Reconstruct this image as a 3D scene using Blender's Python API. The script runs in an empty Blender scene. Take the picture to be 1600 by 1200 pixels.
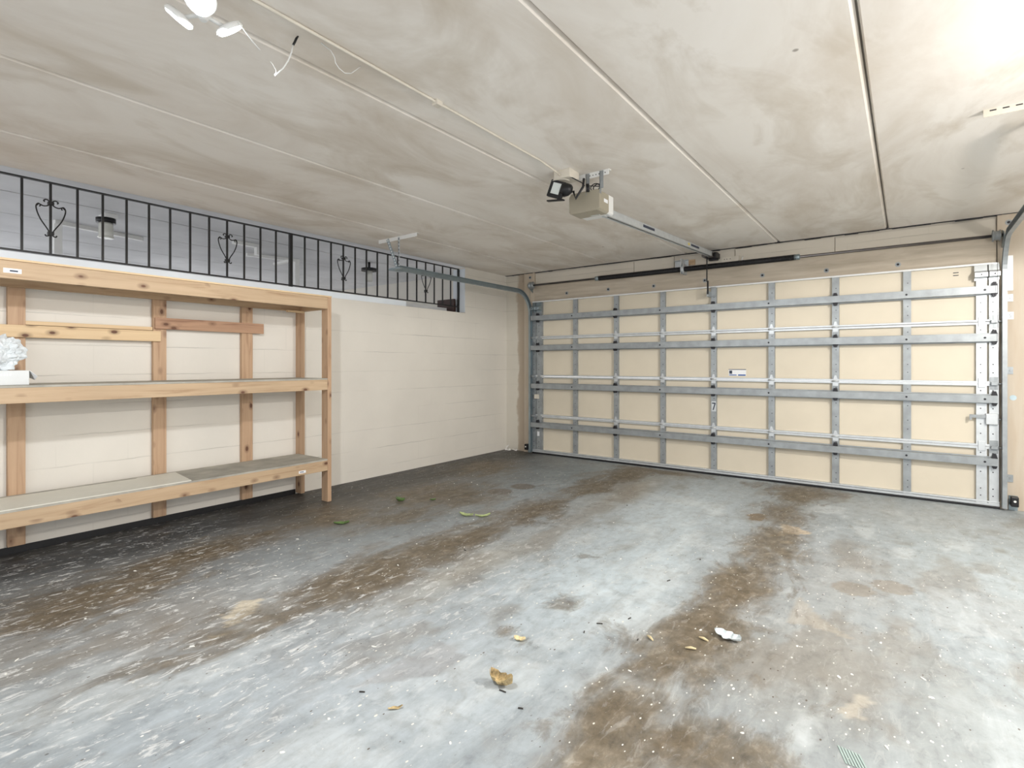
import bpy, bmesh, math, random
import numpy as np
from mathutils import Vector, Matrix, noise as mnoise
random.seed(7)
sc = bpy.context.scene
COL = sc.collection
PI = math.pi

# ------------------------------------------------------------------ camera
cam_d = bpy.data.cameras.new('camera')
cam = bpy.data.objects.new('camera', cam_d); COL.objects.link(cam)
cam.location = (4.5612, -5.9566, 1.2)
cam.rotation_euler = (PI / 2, 0, 0.63857)
cam_d.sensor_fit = 'HORIZONTAL'; cam_d.sensor_width = 36
cam_d.lens = 831.73 / 1600 * 36
cam_d.shift_y = -(600 - 569.46) / 1600
cam_d.clip_start = 0.02
sc.camera = cam

# ------------------------------------------------------------------ world, exposure, lamps
w = bpy.data.worlds.new('daylight'); sc.world = w; w.use_nodes = True
bg = w.node_tree.nodes['Background']
bg.inputs[0].default_value = (0.97, 0.98, 1.0, 1)
bg.inputs[1].default_value = 1.15
sc.view_settings.view_transform = 'Standard'
sc.view_settings.look = 'None'
sc.view_settings.gamma = 1
sc.view_settings.use_curve_mapping = False
sc.view_settings.exposure = 0.60

C = 2.449            # ceiling height
LAMP1 = Vector((2.735, -5.17, 2.33))
ADDED_LAMP = Vector((5.78, -3.4, 1.84))  # unseen bulb, added to throw the right track's shadow on the ceiling
LAMP3 = Vector((5.95, -2.9, 2.33))
def lamp_light(name, loc, power, rad, color=(1, 0.96, 0.90), kind='POINT'):
    ld = bpy.data.lights.new(name, kind); ld.energy = power
    if kind == 'SPOT': ld.spot_size = math.radians(178); ld.spot_blend = 0.10; ld.shadow_soft_size = rad; ld.color = color
    o = bpy.data.objects.new(name, ld); COL.objects.link(o); o.location = loc
    return o
lamp_light('ceiling_lamp_light', LAMP1 + Vector((0, 0, -0.06)), 80, 0.05, (0.96, 0.98, 1.0), 'SPOT')
lamp_light('ceiling_lamp_light', LAMP3 + Vector((0, 0, -0.06)), 165, 0.035, (1.0, 0.96, 0.90), 'SPOT')

# ------------------------------------------------------------------ node helpers
def new_mat(name):
    m = bpy.data.materials.new(name); m.use_nodes = True
    nt = m.node_tree; b = nt.nodes['Principled BSDF']
    return m, nt, b
def N(nt, t, **kw):
    n = nt.nodes.new(t)
    for k, v in kw.items(): setattr(n, k, v)
    return n
def L(nt, a, b): nt.links.new(a, b)
def ramp(nt, fac, stops):
    r = N(nt, 'ShaderNodeValToRGB')
    e = r.color_ramp.elements
    while len(e) > 1: e.remove(e[0])
    e[0].position = stops[0][0]; e[0].color = stops[0][1] if len(stops[0][1]) == 4 else (*stops[0][1], 1)
    for p, c in stops[1:]:
        x = e.new(p); x.color = (*c, 1) if len(c) == 3 else c
    L(nt, fac, r.inputs[0]); return r.outputs[0]
def g(v): return (v, v, v, 1)
def mapping(nt, scale=(1, 1, 1), rot=(0, 0, 0), loc=(0, 0, 0)):
    ge = N(nt, 'ShaderNodeNewGeometry'); mp = N(nt, 'ShaderNodeMapping')
    mp.inputs['Scale'].default_value = scale; mp.inputs['Rotation'].default_value = rot; mp.inputs['Location'].default_value = loc
    L(nt, ge.outputs['Position'], mp.inputs[0]); return mp.outputs[0]
def noise(nt, vec, scale, detail=4, rough=0.55, dist=0.0):
    n = N(nt, 'ShaderNodeTexNoise'); n.inputs['Scale'].default_value = scale
    n.inputs['Detail'].default_value = detail; n.inputs['Roughness'].default_value = rough
    n.inputs['Distortion'].default_value = dist
    L(nt, vec, n.inputs['Vector']); return n.outputs[0]
def mix(nt, fac, a, b, mode='MIX'):
    m = N(nt, 'ShaderNodeMix', data_type='RGBA', blend_type=mode)
    for s, v in ((0, fac), (6, a), (7, b)):
        if hasattr(v, 'links'): L(nt, v, m.inputs[s])
        else: m.inputs[s].default_value = v if s == 0 else (*v, 1) if len(v) == 3 else v
    return m.outputs[2]
def math_(nt, op, a, b=0.0, c=None):
    m = N(nt, 'ShaderNodeMath', operation=op)
    for i, v in enumerate((a, b) if c is None else (a, b, c)):
        if hasattr(v, 'links'): L(nt, v, m.inputs[i])
        else: m.inputs[i].default_value = v
    return m.outputs[0]
def bump(nt, b, h, strength=0.2, dist=0.01):
    n = N(nt, 'ShaderNodeBump'); n.inputs['Strength'].default_value = strength; n.inputs['Distance'].default_value = dist
    L(nt, h, n.inputs['Height']); L(nt, n.outputs[0], b.inputs['Normal'])

def plain(name, col, rough=0.5, metal=0.0, var=0.10, nscale=9.0, emit=None, es=0):
    m, nt, b = new_mat(name)
    n = noise(nt, mapping(nt), nscale, 4)
    lo = tuple(c * (1 - var) for c in col); hi = tuple(min(1, c * (1 + var)) for c in col)
    L(nt, ramp(nt, n, [(0.3, lo), (0.7, hi)]), b.inputs['Base Color'])
    b.inputs['Roughness'].default_value = rough; b.inputs['Metallic'].default_value = metal
    if emit:
        b.inputs['Emission Color'].default_value = (*emit, 1); b.inputs['Emission Strength'].default_value = es
    return m

def wood(name, axis, base, dark, knots=True, wear=0.0):
    m, nt, b = new_mat(name)
    s = [26, 26, 26]; s[axis] = 1.6
    v = mapping(nt, tuple(s))
    grain = noise(nt, v, 1.0, 5, 0.6, 0.8)
    c = ramp(nt, grain, [(0.28, dark), (0.46, tuple(0.75 * base[i] + 0.25 * dark[i] for i in range(3))), (0.62, base), (0.85, tuple(min(1, x * 1.12) for x in base))])
    big = noise(nt, mapping(nt, (1.5, 1.5, 1.5)), 1.3, 3)
    c = mix(nt, ramp(nt, big, [(0.4, g(0)), (0.75, g(0.5))]), c, tuple(x * 0.78 for x in base))
    if knots:
        ks = [14, 14, 14]; ks[axis] = 8.0
        vo = N(nt, 'ShaderNodeTexVoronoi'); vo.inputs['Scale'].default_value = 1.0
        L(nt, mapping(nt, tuple(ks)), vo.inputs['Vector'])
        sep = N(nt, 'ShaderNodeSeparateColor'); L(nt, vo.outputs['Color'], sep.inputs[0])
        pick = math_(nt, 'GREATER_THAN', sep.outputs[0], 0.5)
        near = ramp(nt, vo.outputs['Distance'], [(0.0, g(1)), (0.13, g(1)), (0.18, g(0.5)), (0.36, g(0))])
        c = mix(nt, math_(nt, 'MULTIPLY', pick, near), c, (0.13, 0.055, 0.028))
    L(nt, c, b.inputs['Base Color']); b.inputs['Roughness'].default_value = 0.62
    bump(nt, b, grain, 0.15, 0.004)
    return m

# ------------------------------------------------------------------ materials
PINE = (0.57, 0.415, 0.265); PINED = (0.36, 0.225, 0.125)
M = {}
M['pine_y'] = wood('pine_along_y', 1, PINE, PINED)
M['pine_z'] = wood('pine_upright', 2, (0.55, 0.37, 0.235), (0.38, 0.225, 0.13))
M['pine_x'] = wood('pine_across', 0, PINE, PINED)
M['pine_light'] = wood('pale_pine', 1, (0.75, 0.56, 0.34), (0.62, 0.43, 0.24))
M['pine_stained'] = wood('stained_pine', 1, (0.48, 0.29, 0.18), (0.20, 0.09, 0.05))
M['ply'] = plain('worn_grey_plywood', (0.40, 0.38, 0.33), 0.7, 0, 0.22, 7)
M['hardboard'] = plain('white_hardboard', (0.72, 0.70, 0.62), 0.55, 0, 0.04, 5)
M['galv'] = plain('galvanised_steel', (0.33, 0.355, 0.37), 0.42, 0.4, 0.16, 12)
M['galv_bright'] = plain('bright_zinc_steel', (0.60, 0.63, 0.65), 0.40, 0.5, 0.08, 14)
M['galv_dark'] = plain('blue_grey_track_steel', (0.30, 0.36, 0.39), 0.38, 0.65, 0.12, 10)
M['skin'] = plain('cream_door_skin', (0.70, 0.63, 0.505), 0.55, 0, 0.04, 2.2)
M['white_metal'] = plain('white_painted_steel', (0.78, 0.79, 0.79), 0.45, 0.1, 0.04)
M['black'] = plain('black_metal', (0.012, 0.012, 0.014), 0.42, 0.2, 0.2)
M['black_iron'] = plain('black_wrought_iron', (0.014, 0.013, 0.013), 0.5, 0.2, 0.25)
M['dark_bolt'] = plain('dark_bolt', (0.03, 0.03, 0.035), 0.5, 0.5, 0.1)
M['shaft'] = plain('dark_steel_shaft', (0.16, 0.15, 0.15), 0.3, 0.8, 0.15)
M['taupe'] = plain('taupe_plastic', (0.36, 0.325, 0.25), 0.42, 0, 0.04)
M['offwhite'] = plain('offwhite_plastic', (0.80, 0.80, 0.78), 0.45, 0, 0.03)
M['cream_paint'] = plain('cream_painted_metal', (0.68, 0.63, 0.54), 0.5, 0, 0.08)
M['paper'] = plain('white_label', (0.85, 0.86, 0.88), 0.6, 0, 0.02)
M['ink'] = plain('dark_ink', (0.03, 0.04, 0.07), 0.6, 0, 0.1)
M['blue_ink'] = plain('blue_ink', (0.05, 0.13, 0.38), 0.6, 0, 0.1)
M['yellow'] = plain('yellow_sticker', (0.75, 0.62, 0.15), 0.5, 0, 0.05)
M['brown_board'] = plain('dark_brown_board', (0.045, 0.022, 0.018), 0.6, 0, 0.2)
M['bluedot'] = plain('pale_blue_sticker', (0.50, 0.62, 0.68), 0.6, 0, 0.05)
M['led'] = plain('lit_led_head', (0.9, 0.9, 0.9), 0.4, 0, 0.0, emit=(0.97, 0.99, 1.0), es=7)
M['screen'] = plain('pale_lens', (0.62, 0.66, 0.64), 0.25, 0, 0.02)
M['bag'] = plain('crumpled_white_plastic', (0.70, 0.74, 0.76), 0.35, 0, 0.08, 20)
M['carton'] = plain('white_carton', (0.72, 0.74, 0.74), 0.6, 0, 0.04)
M['leaf_dry'] = plain('dry_leaf', (0.46, 0.35, 0.18), 0.7, 0, 0.65, 50)
M['leaf_green'] = plain('green_leaf', (0.10, 0.17, 0.05), 0.6, 0, 0.35, 30)
M['leaf_lime'] = plain('yellow_green_leaf', (0.36, 0.42, 0.20), 0.6, 0, 0.3, 30)
M['leaf_grey'] = plain('silvery_leaf', (0.62, 0.68, 0.70), 0.6, 0, 0.15, 40)
M['straw'] = plain('straw_debris', (0.72, 0.60, 0.36), 0.7, 0, 0.15, 30)
M['chip'] = plain('pale_chip', (0.84, 0.83, 0.78), 0.7, 0, 0.05, 30)
M['twig'] = plain('dark_twig', (0.045, 0.04, 0.035), 0.8, 0, 0.3, 30)
M['glass_jar'] = plain('ribbed_glass', (0.80, 0.80, 0.74), 0.25, 0, 0.03)
M['glass_jar'].node_tree.nodes['Principled BSDF'].inputs['Transmission Weight'].default_value = 0.25
M['flake'] = plain('torn_white_paint', (0.82, 0.80, 0.76), 0.8, 0, 0.05, 30)

def wall_mat(name, base, axis='y', mortar=0.35, patches=None, top_h=None):
    """painted concrete block: faint courses 0.2 m high, soft mottling"""
    m, nt, b = new_mat(name)
    ge = N(nt, 'ShaderNodeNewGeometry'); sp = N(nt, 'ShaderNodeSeparateXYZ'); L(nt, ge.outputs['Position'], sp.inputs[0])
    cb = N(nt, 'ShaderNodeCombineXYZ')
    L(nt, sp.outputs[1 if axis == 'y' else 0], cb.inputs[0])
    wob = noise(nt, mapping(nt), 6, 3)
    zz = math_(nt, 'ADD', sp.outputs[2], math_(nt, 'MULTIPLY', math_(nt, 'SUBTRACT', wob, 0.5), 0.018))
    L(nt, math_(nt, 'ADD', zz, 0.1025), cb.inputs[1])
    br = N(nt, 'ShaderNodeTexBrick'); br.inputs['Scale'].default_value = 1.0
    br.inputs['Mortar Size'].default_value = 0.006; br.inputs['Mortar Smooth'].default_value = 0.6
    br.inputs['Brick Width'].default_value = 0.41; br.inputs['Row Height'].default_value = 0.205
    L(nt, cb.outputs[0], br.inputs['Vector'])
    fade = ramp(nt, noise(nt, mapping(nt, (1, 1, 2.5), loc=(3, 1, 0)), 1.5, 3), [(0.42, g(0)), (0.66, g(1))])
    row = math_(nt, 'ABSOLUTE', math_(nt, 'SUBTRACT', math_(nt, 'FRACT', math_(nt, 'DIVIDE', zz, 0.205)), 0.5))
    bed = ramp(nt, row, [(0.0, g(1)), (0.012, g(1)), (0.022, g(0))])
    both = math_(nt, 'ADD', bed, math_(nt, 'MULTIPLY', br.outputs['Fac'], 0.0))
    perp = math_(nt, 'MULTIPLY', br.outputs['Fac'], ramp(nt, noise(nt, mapping(nt, (1, 1, 1), loc=(9, 4, 2)), 0.9, 2), [(0.5, g(0)), (0.6, g(0.5))]))
    mm = math_(nt, 'ADD', math_(nt, 'MULTIPLY', both, fade), math_(nt, 'MULTIPLY', perp, 0.35))
    mott = ramp(nt, noise(nt, mapping(nt), 1.1, 5), [(0.3, tuple(c * 0.93 for c in base)), (0.7, tuple(min(1, c * 1.04) for c in base))])
    c = mix(nt, math_(nt, 'MULTIPLY', mm, mortar), mott, tuple(x * 0.45 for x in base))
    if patches:     # worn brown primer showing on the jamb between two heights
        col, x0, x1 = patches
        xs = math_(nt, 'ADD', sp.outputs[0], math_(nt, 'MULTIPLY', math_(nt, 'SUBTRACT', noise(nt, mapping(nt, (1, 1, 1.0)), 4, 3), 0.5), 0.16))
        a = math_(nt, 'SMOOTH_MIN', 1, 1, 0)
        k = ramp(nt, math_(nt, 'DIVIDE', math_(nt, 'SUBTRACT', xs, x0), x1 - x0), [(0.0, g(0)), (0.12, g(0.75)), (0.86, g(0.9)), (1.0, g(0.2))])
        c = mix(nt, k, c, col)
    L(nt, c, b.inputs['Base Color']); b.inputs['Roughness'].default_value = 0.75
    h = math_(nt, 'ADD', math_(nt, 'MULTIPLY', mm, -0.7), math_(nt, 'MULTIPLY', noise(nt, mapping(nt), 45, 4), 0.25))
    bump(nt, b, h, 0.22, 0.008)
    return m
M['wall_left'] = wall_mat('painted_block_wall', (0.77, 0.73, 0.66), 'y', 0.42)
M['wall_back'] = wall_mat('door_wall_paint', (0.68, 0.64, 0.56), 'x', 0.4, patches=((0.42, 0.33, 0.24), 0.18, 0.42))
M['wall_right'] = wall_mat('plain_wall_paint', (0.66, 0.63, 0.57), 'y', 0.2)
M['curb'] = plain('bluish_white_curb', (0.82, 0.87, 0.92), 0.7, 0, 0.05, 3)
M['white_far'] = plain('bluish_white_paint', (0.70, 0.74, 0.78), 0.7, 0, 0.07, 3)

def header_mat():
    m, nt, b = new_mat('weathered_header_board')
    n = noise(nt, mapping(nt, (0.8, 1, 7)), 2.2, 5, 0.6, 0.5)
    L(nt, ramp(nt, n, [(0.3, (0.42, 0.36, 0.28)), (0.55, (0.54, 0.47, 0.38)), (0.75, (0.64, 0.58, 0.49))]), b.inputs['Base Color'])
    b.inputs['Roughness'].default_value = 0.7; bump(nt, b, n, 0.12, 0.004); return m
M['header'] = header_mat()
def timber_mat():
    m, nt, b = new_mat('beige_painted_timber')
    n = noise(nt, mapping(nt, (7, 1, 0.9)), 2.0, 5)
    L(nt, ramp(nt, n, [(0.3, (0.52, 0.43, 0.33)), (0.6, (0.56, 0.49, 0.40))]), b.inputs['Base Color'])
    b.inputs['Roughness'].default_value = 0.7; return m
M['timber'] = timber_mat()

def ceiling_mat():
    m, nt, b = new_mat('mottled_ceiling_concrete')
    a = noise(nt, mapping(nt, (1.6, 0.7, 1)), 1.2, 6, 0.62, 0.6)
    c = ramp(nt, a, [(0.30, (0.73, 0.665, 0.585)), (0.45, (0.81, 0.755, 0.69)), (0.56, (0.87, 0.825, 0.765)), (0.72, (0.90, 0.86, 0.81))])
    s = noise(nt, mapping(nt, (1.7, 0.8, 1), (0, 0, 0.2), (5, 2, 0)), 1.3, 5, 0.6, 1.0)
    c = mix(nt, ramp(nt, s, [(0.50, g(0)), (0.62, g(0.35)), (0.75, g(0.65))]), c, (0.56, 0.48, 0.38))
    vo = N(nt, 'ShaderNodeTexVoronoi'); vo.inputs['Scale'].default_value = 2.1; vo.inputs['Randomness'].default_value = 1
    L(nt, mapping(nt), vo.inputs['Vector'])
    sp = ramp(nt, vo.outputs['Distance'], [(0.0, g(1)), (0.018, g(1)), (0.03, g(0))])
    c = mix(nt, math_(nt, 'MULTIPLY', sp, 0.7), c, (0.18, 0.15, 0.12))
    L(nt, c, b.inputs['Base Color']); b.inputs['Roughness'].default_value = 0.8
    bump(nt, b, noise(nt, mapping(nt), 30, 5), 0.12, 0.004)
    return m
M['ceiling'] = ceiling_mat()

def floor_mat():
    m, nt, b = new_mat('worn_painted_concrete')
    at = N(nt, 'ShaderNodeAttribute', attribute_name='wear')          # large stains and painted shelf shade, laid out in metres
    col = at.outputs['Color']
    rot = (0, 0, 0.0)
    # smears drawn out along the drive direction
    sm = noise(nt, mapping(nt, (5.5, 1.3, 1), rot), 1.6, 7, 0.65, 0.9)
    col = mix(nt, 1.0, col, ramp(nt, sm, [(0.25, g(0.72)), (0.42, g(0.93)), (0.6, g(1.06)), (0.8, g(1.22))]), 'MULTIPLY')
    bl = noise(nt, mapping(nt, (3, 3, 1)), 2.2, 8, 0.7, 0.4)
    col = mix(nt, ramp(nt, bl, [(0.50, g(0)), (0.66, g(0.42)), (0.8, g(0.55))]), col, mix(nt, 0.5, col, (0.20, 0.165, 0.12)))
    # fine mottling
    fm = noise(nt, mapping(nt, (1.25, 0.9, 1)), 13, 9, 0.72, 0.3)
    col = mix(nt, 1.0, col, ramp(nt, fm, [(0.30, g(0.74)), (0.45, g(0.97)), (0.58, g(1.05)), (0.72, g(1.16))]), 'MULTIPLY')
    at3 = N(nt, 'ShaderNodeAttribute', attribute_name='scuff'); sp3 = N(nt, 'ShaderNodeSeparateColor'); L(nt, at3.outputs['Color'], sp3.inputs[0])
    bn = noise(nt, mapping(nt, (1.7, 0.75, 1), (0, 0, 0), (2, 3, 0)), 3.4, 10, 0.68, 0.7)
    bsum = math_(nt, 'ADD', math_(nt, 'MULTIPLY', sp3.outputs[1], 0.55), bn)
    bk = ramp(nt, bsum, [(0.61, g(0)), (0.70, g(0.45)), (0.84, g(0.8)), (1.0, g(0.92))])
    bcol = ramp(nt, fm, [(0.3, (0.075, 0.058, 0.036)), (0.55, (0.165, 0.13, 0.085)), (0.75, (0.34, 0.29, 0.22))])
    col = mix(nt, bk, col, bcol)
    # pale scuffs
    sc1 = noise(nt, mapping(nt, (12, 4.2, 1), (0, 0, 0.08), (1, 7, 0)), 2.2, 10, 0.75, 0.9)
    sepx = N(nt, 'ShaderNodeSeparateColor'); 
    at2 = N(nt, 'ShaderNodeAttribute', attribute_name='scuff')
    L(nt, at2.outputs['Color'], sepx.inputs[0])
    thr = ramp(nt, sc1, [(0.545, g(0)), (0.62, g(0.9))])
    col = mix(nt, math_(nt, 'MULTIPLY', thr, sepx.outputs[0]), col, (0.66, 0.67, 0.66))
    # flecks of chipped paint, elongated
    for sca, off, th, cc in ((11, 0, 0.075, (0.80, 0.80, 0.76)), (19, 3, 0.11, (0.74, 0.72, 0.64)), (33, 6, 0.15, (0.70, 0.70, 0.66)), (9, 9, 0.05, (0.06, 0.055, 0.05)), (27, 11, 0.12, (0.13, 0.11, 0.09)), (6.0, 5, 0.05, (0.85, 0.84, 0.80))):
        vo = N(nt, 'ShaderNodeTexVoronoi'); vo.inputs['Scale'].default_value = sca
        wv = noise(nt, mapping(nt), 25, 3)
        mp = N(nt, 'ShaderNodeMapping'); mp.inputs['Scale'].default_value = (1.3, 0.75, 1); mp.inputs['Location'].default_value = (off, off * 2, 0)
        ge = N(nt, 'ShaderNodeNewGeometry'); L(nt, ge.outputs['Position'], mp.inputs[0])
        L(nt, mp.outputs[0], vo.inputs['Vector'])
        sep = N(nt, 'ShaderNodeSeparateColor'); L(nt, vo.outputs['Color'], sep.inputs[0])
        size = math_(nt, 'MULTIPLY', sep.outputs[1], th)
        inside = math_(nt, 'LESS_THAN', math_(nt, 'ADD', vo.outputs['Distance'], math_(nt, 'MULTIPLY', math_(nt, 'SUBTRACT', wv, 0.5), 0.05)), size)
        pick = math_(nt, 'GREATER_THAN', sep.outputs[0], 0.25)
        dens = ramp(nt, noise(nt, mapping(nt), 1.3, 3), [(0.32, g(0)), (0.45, g(1))])
        col = mix(nt, math_(nt, 'MULTIPLY', math_(nt, 'MULTIPLY', inside, pick), dens), col, cc)
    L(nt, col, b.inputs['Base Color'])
    L(nt, ramp(nt, sm, [(0.3, g(0.38)), (0.7, g(0.6))]), b.inputs['Roughness'])
    b.inputs['Specular IOR Level'].default_value = 0.35
    bump(nt, b, noise(nt, mapping(nt), 22, 6, 0.7), 0.12, 0.004)
    return m
M['floor'] = floor_mat()
M['far_floor'] = plain('far_bay_concrete', (0.62, 0.63, 0.64), 0.8, 0, 0.1, 2)
M['far_ceiling'] = plain('far_bay_ceiling', (0.69, 0.69, 0.70), 0.8, 0, 0.16, 0.9)

# ------------------------------------------------------------------ mesh helpers (all geometry given in metres, world frame)
class MB:
    def __init__(s): s.bm = bmesh.new(); s.mi = 0
    def _new(s, faces):
        for f in faces: f.material_index = s.mi
    def box(s, x0, x1, y0, y1, z0, z1, mtx=None):
        vs = [s.bm.verts.new(Vector((x, y, z)) if mtx is None else mtx @ Vector((x, y, z))) for x in (x0, x1) for y in (y0, y1) for z in (z0, z1)]
        s._new([s.bm.faces.new([vs[i] for i in q]) for q in ((0, 1, 3, 2), (4, 6, 7, 5), (0, 4, 5, 1), (2, 3, 7, 6), (0, 2, 6, 4), (1, 5, 7, 3))])
        return s
    def tube(s, pts, r, n=8, cap=True, flat=1.0):
        pts = [Vector(p) for p in pts]; rs = r if isinstance(r, (list, tuple)) else [r] * len(pts)
        rings = []; up = None
        for i, p in enumerate(pts):
            d = (pts[min(i + 1, len(pts) - 1)] - pts[max(i - 1, 0)]).normalized()
            if up is None: up = Vector((0, 0, 1)) if abs(d.z) < 0.9 else Vector((1, 0, 0))
            a = d.cross(up).normalized(); b_ = a.cross(d).normalized(); up = b_
            rings.append([s.bm.verts.new(p + (a * math.cos(2 * PI * k / n) + b_ * math.sin(2 * PI * k / n) * flat) * rs[i]) for k in range(n)])
        for A, B in zip(rings, rings[1:]):
            for k in range(n):
                f = s.bm.faces.new((A[k], A[(k + 1) % n], B[(k + 1) % n], B[k])); f.smooth = n > 4; f.material_index = s.mi
        if cap: s._new([s.bm.faces.new(rings[0][::-1]), s.bm.faces.new(rings[-1])])
        return s
    def cyl(s, a, b, r, n=16, r2=None): return s.tube([a, b], [r, r if r2 is None else r2], n)
    def prism(s, poly, axis, a0, a1):
        """poly: 2D points in the two other axes (in order), extruded along axis"""
        def P(u, v, t):
            c = [0, 0, 0]; o = [i for i in range(3) if i != axis]; c[o[0]] = u; c[o[1]] = v; c[axis] = t; return Vector(c)
        A = [s.bm.verts.new(P(u, v, a0)) for u, v in poly]; B = [s.bm.verts.new(P(u, v, a1)) for u, v in poly]
        n = len(poly)
        fs = [s.bm.faces.new((A[i], A[(i + 1) % n], B[(i + 1) % n], B[i])) for i in range(n)]
        fs += [s.bm.faces.new(A[::-1]), s.bm.faces.new(B)]
        s._new(fs); return s
    def lathe(s, prof, center, n=24, mtx=None):
        cx = Vector(center); rings = []
        for r, z in prof:
            ring = []
            for k in range(n):
                a = 2 * PI * k / n; v = Vector((r * math.cos(a), r * math.sin(a), z))
                if mtx is not None: v = mtx @ v
                ring.append(s.bm.verts.new(cx + v))
            rings.append(ring)
        for A, B in zip(rings, rings[1:]):
            for k in range(n):
                f = s.bm.faces.new((A[k], A[(k + 1) % n], B[(k + 1) % n], B[k])); f.smooth = True; f.material_index = s.mi
        s._new([s.bm.faces.new(rings[0][::-1]), s.bm.faces.new(rings[-1])]); return s
    def build(s, name, mat, parent=None, bev=0.0, origin=None):
        bmesh.ops.recalc_face_normals(s.bm, faces=s.bm.faces)
        o_ = Vector((0, 0, 0))
        if parent is not None:
            q = parent
            while q is not None: o_ += q.location; q = q.parent
        if origin is not None: o_ = Vector(origin)
        if o_.length: bmesh.ops.translate(s.bm, verts=s.bm.verts, vec=-o_)
        me = bpy.data.meshes.new(name); s.bm.to_mesh(me); s.bm.free()
        for mm in (mat if isinstance(mat, (list, tuple)) else [mat]): me.materials.append(M[mm] if isinstance(mm, str) else mm)
        o = bpy.data.objects.new(name, me); COL.objects.link(o)
        if parent is not None: o.parent = parent
        elif origin is not None: o.location = origin
        if bev:
            md = o.modifiers.new('edge', 'BEVEL'); md.width = bev; md.segments = 2; md.limit_method = 'ANGLE'
        return o
def thing(name, label, cat, loc, group=None):
    o = bpy.data.objects.new(name, None); COL.objects.link(o); o.location = loc; o.empty_display_size = 0.1
    o['label'] = label; o['category'] = cat
    if group: o['group'] = group
    return o
def tag(o, label, cat, group=None):
    o['label'] = label; o['category'] = cat
    if group: o['group'] = group
    return o
def struct(o): o['kind'] = 'structure'; return o
def bx(name, mat, dims, parent=None, bev=0.0, origin=None): return MB().box(*dims).build(name, mat, parent, bev, origin)

# ------------------------------------------------------------------ the setting
# floor: fine grid carrying a map of wear and painted shade in metres
def vnoise(x, y, seed):
    xi = np.floor(x).astype(int); yi = np.floor(y).astype(int); xf = x - xi; yf = y - yi
    def h(a, b_):
        n = (a * 374761393 + b_ * 668265263 + seed * 982451653) & 0x7fffffff
        n = ((n ^ (n >> 13)) * 1274126177) & 0x7fffffff
        return ((n ^ (n >> 16)) & 0xffff) / 65535.0
    u = xf * xf * (3 - 2 * xf); v = yf * yf * (3 - 2 * yf)
    return (h(xi, yi) * (1 - u) + h(xi + 1, yi) * u) * (1 - v) + (h(xi, yi + 1) * (1 - u) + h(xi + 1, yi + 1) * u) * v
def fbm(x, y, s, seed, o=4):
    r = 0; a = 0.5; t = 0
    for i in range(o): r = r + a * vnoise(x * s, y * s, seed + i * 17); t += a; a *= 0.55; s *= 2.1
    return r / t
X0, X1, Y0, Y1, ST = -0.0, 7.0, -9.0, 0.30, 0.02
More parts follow.
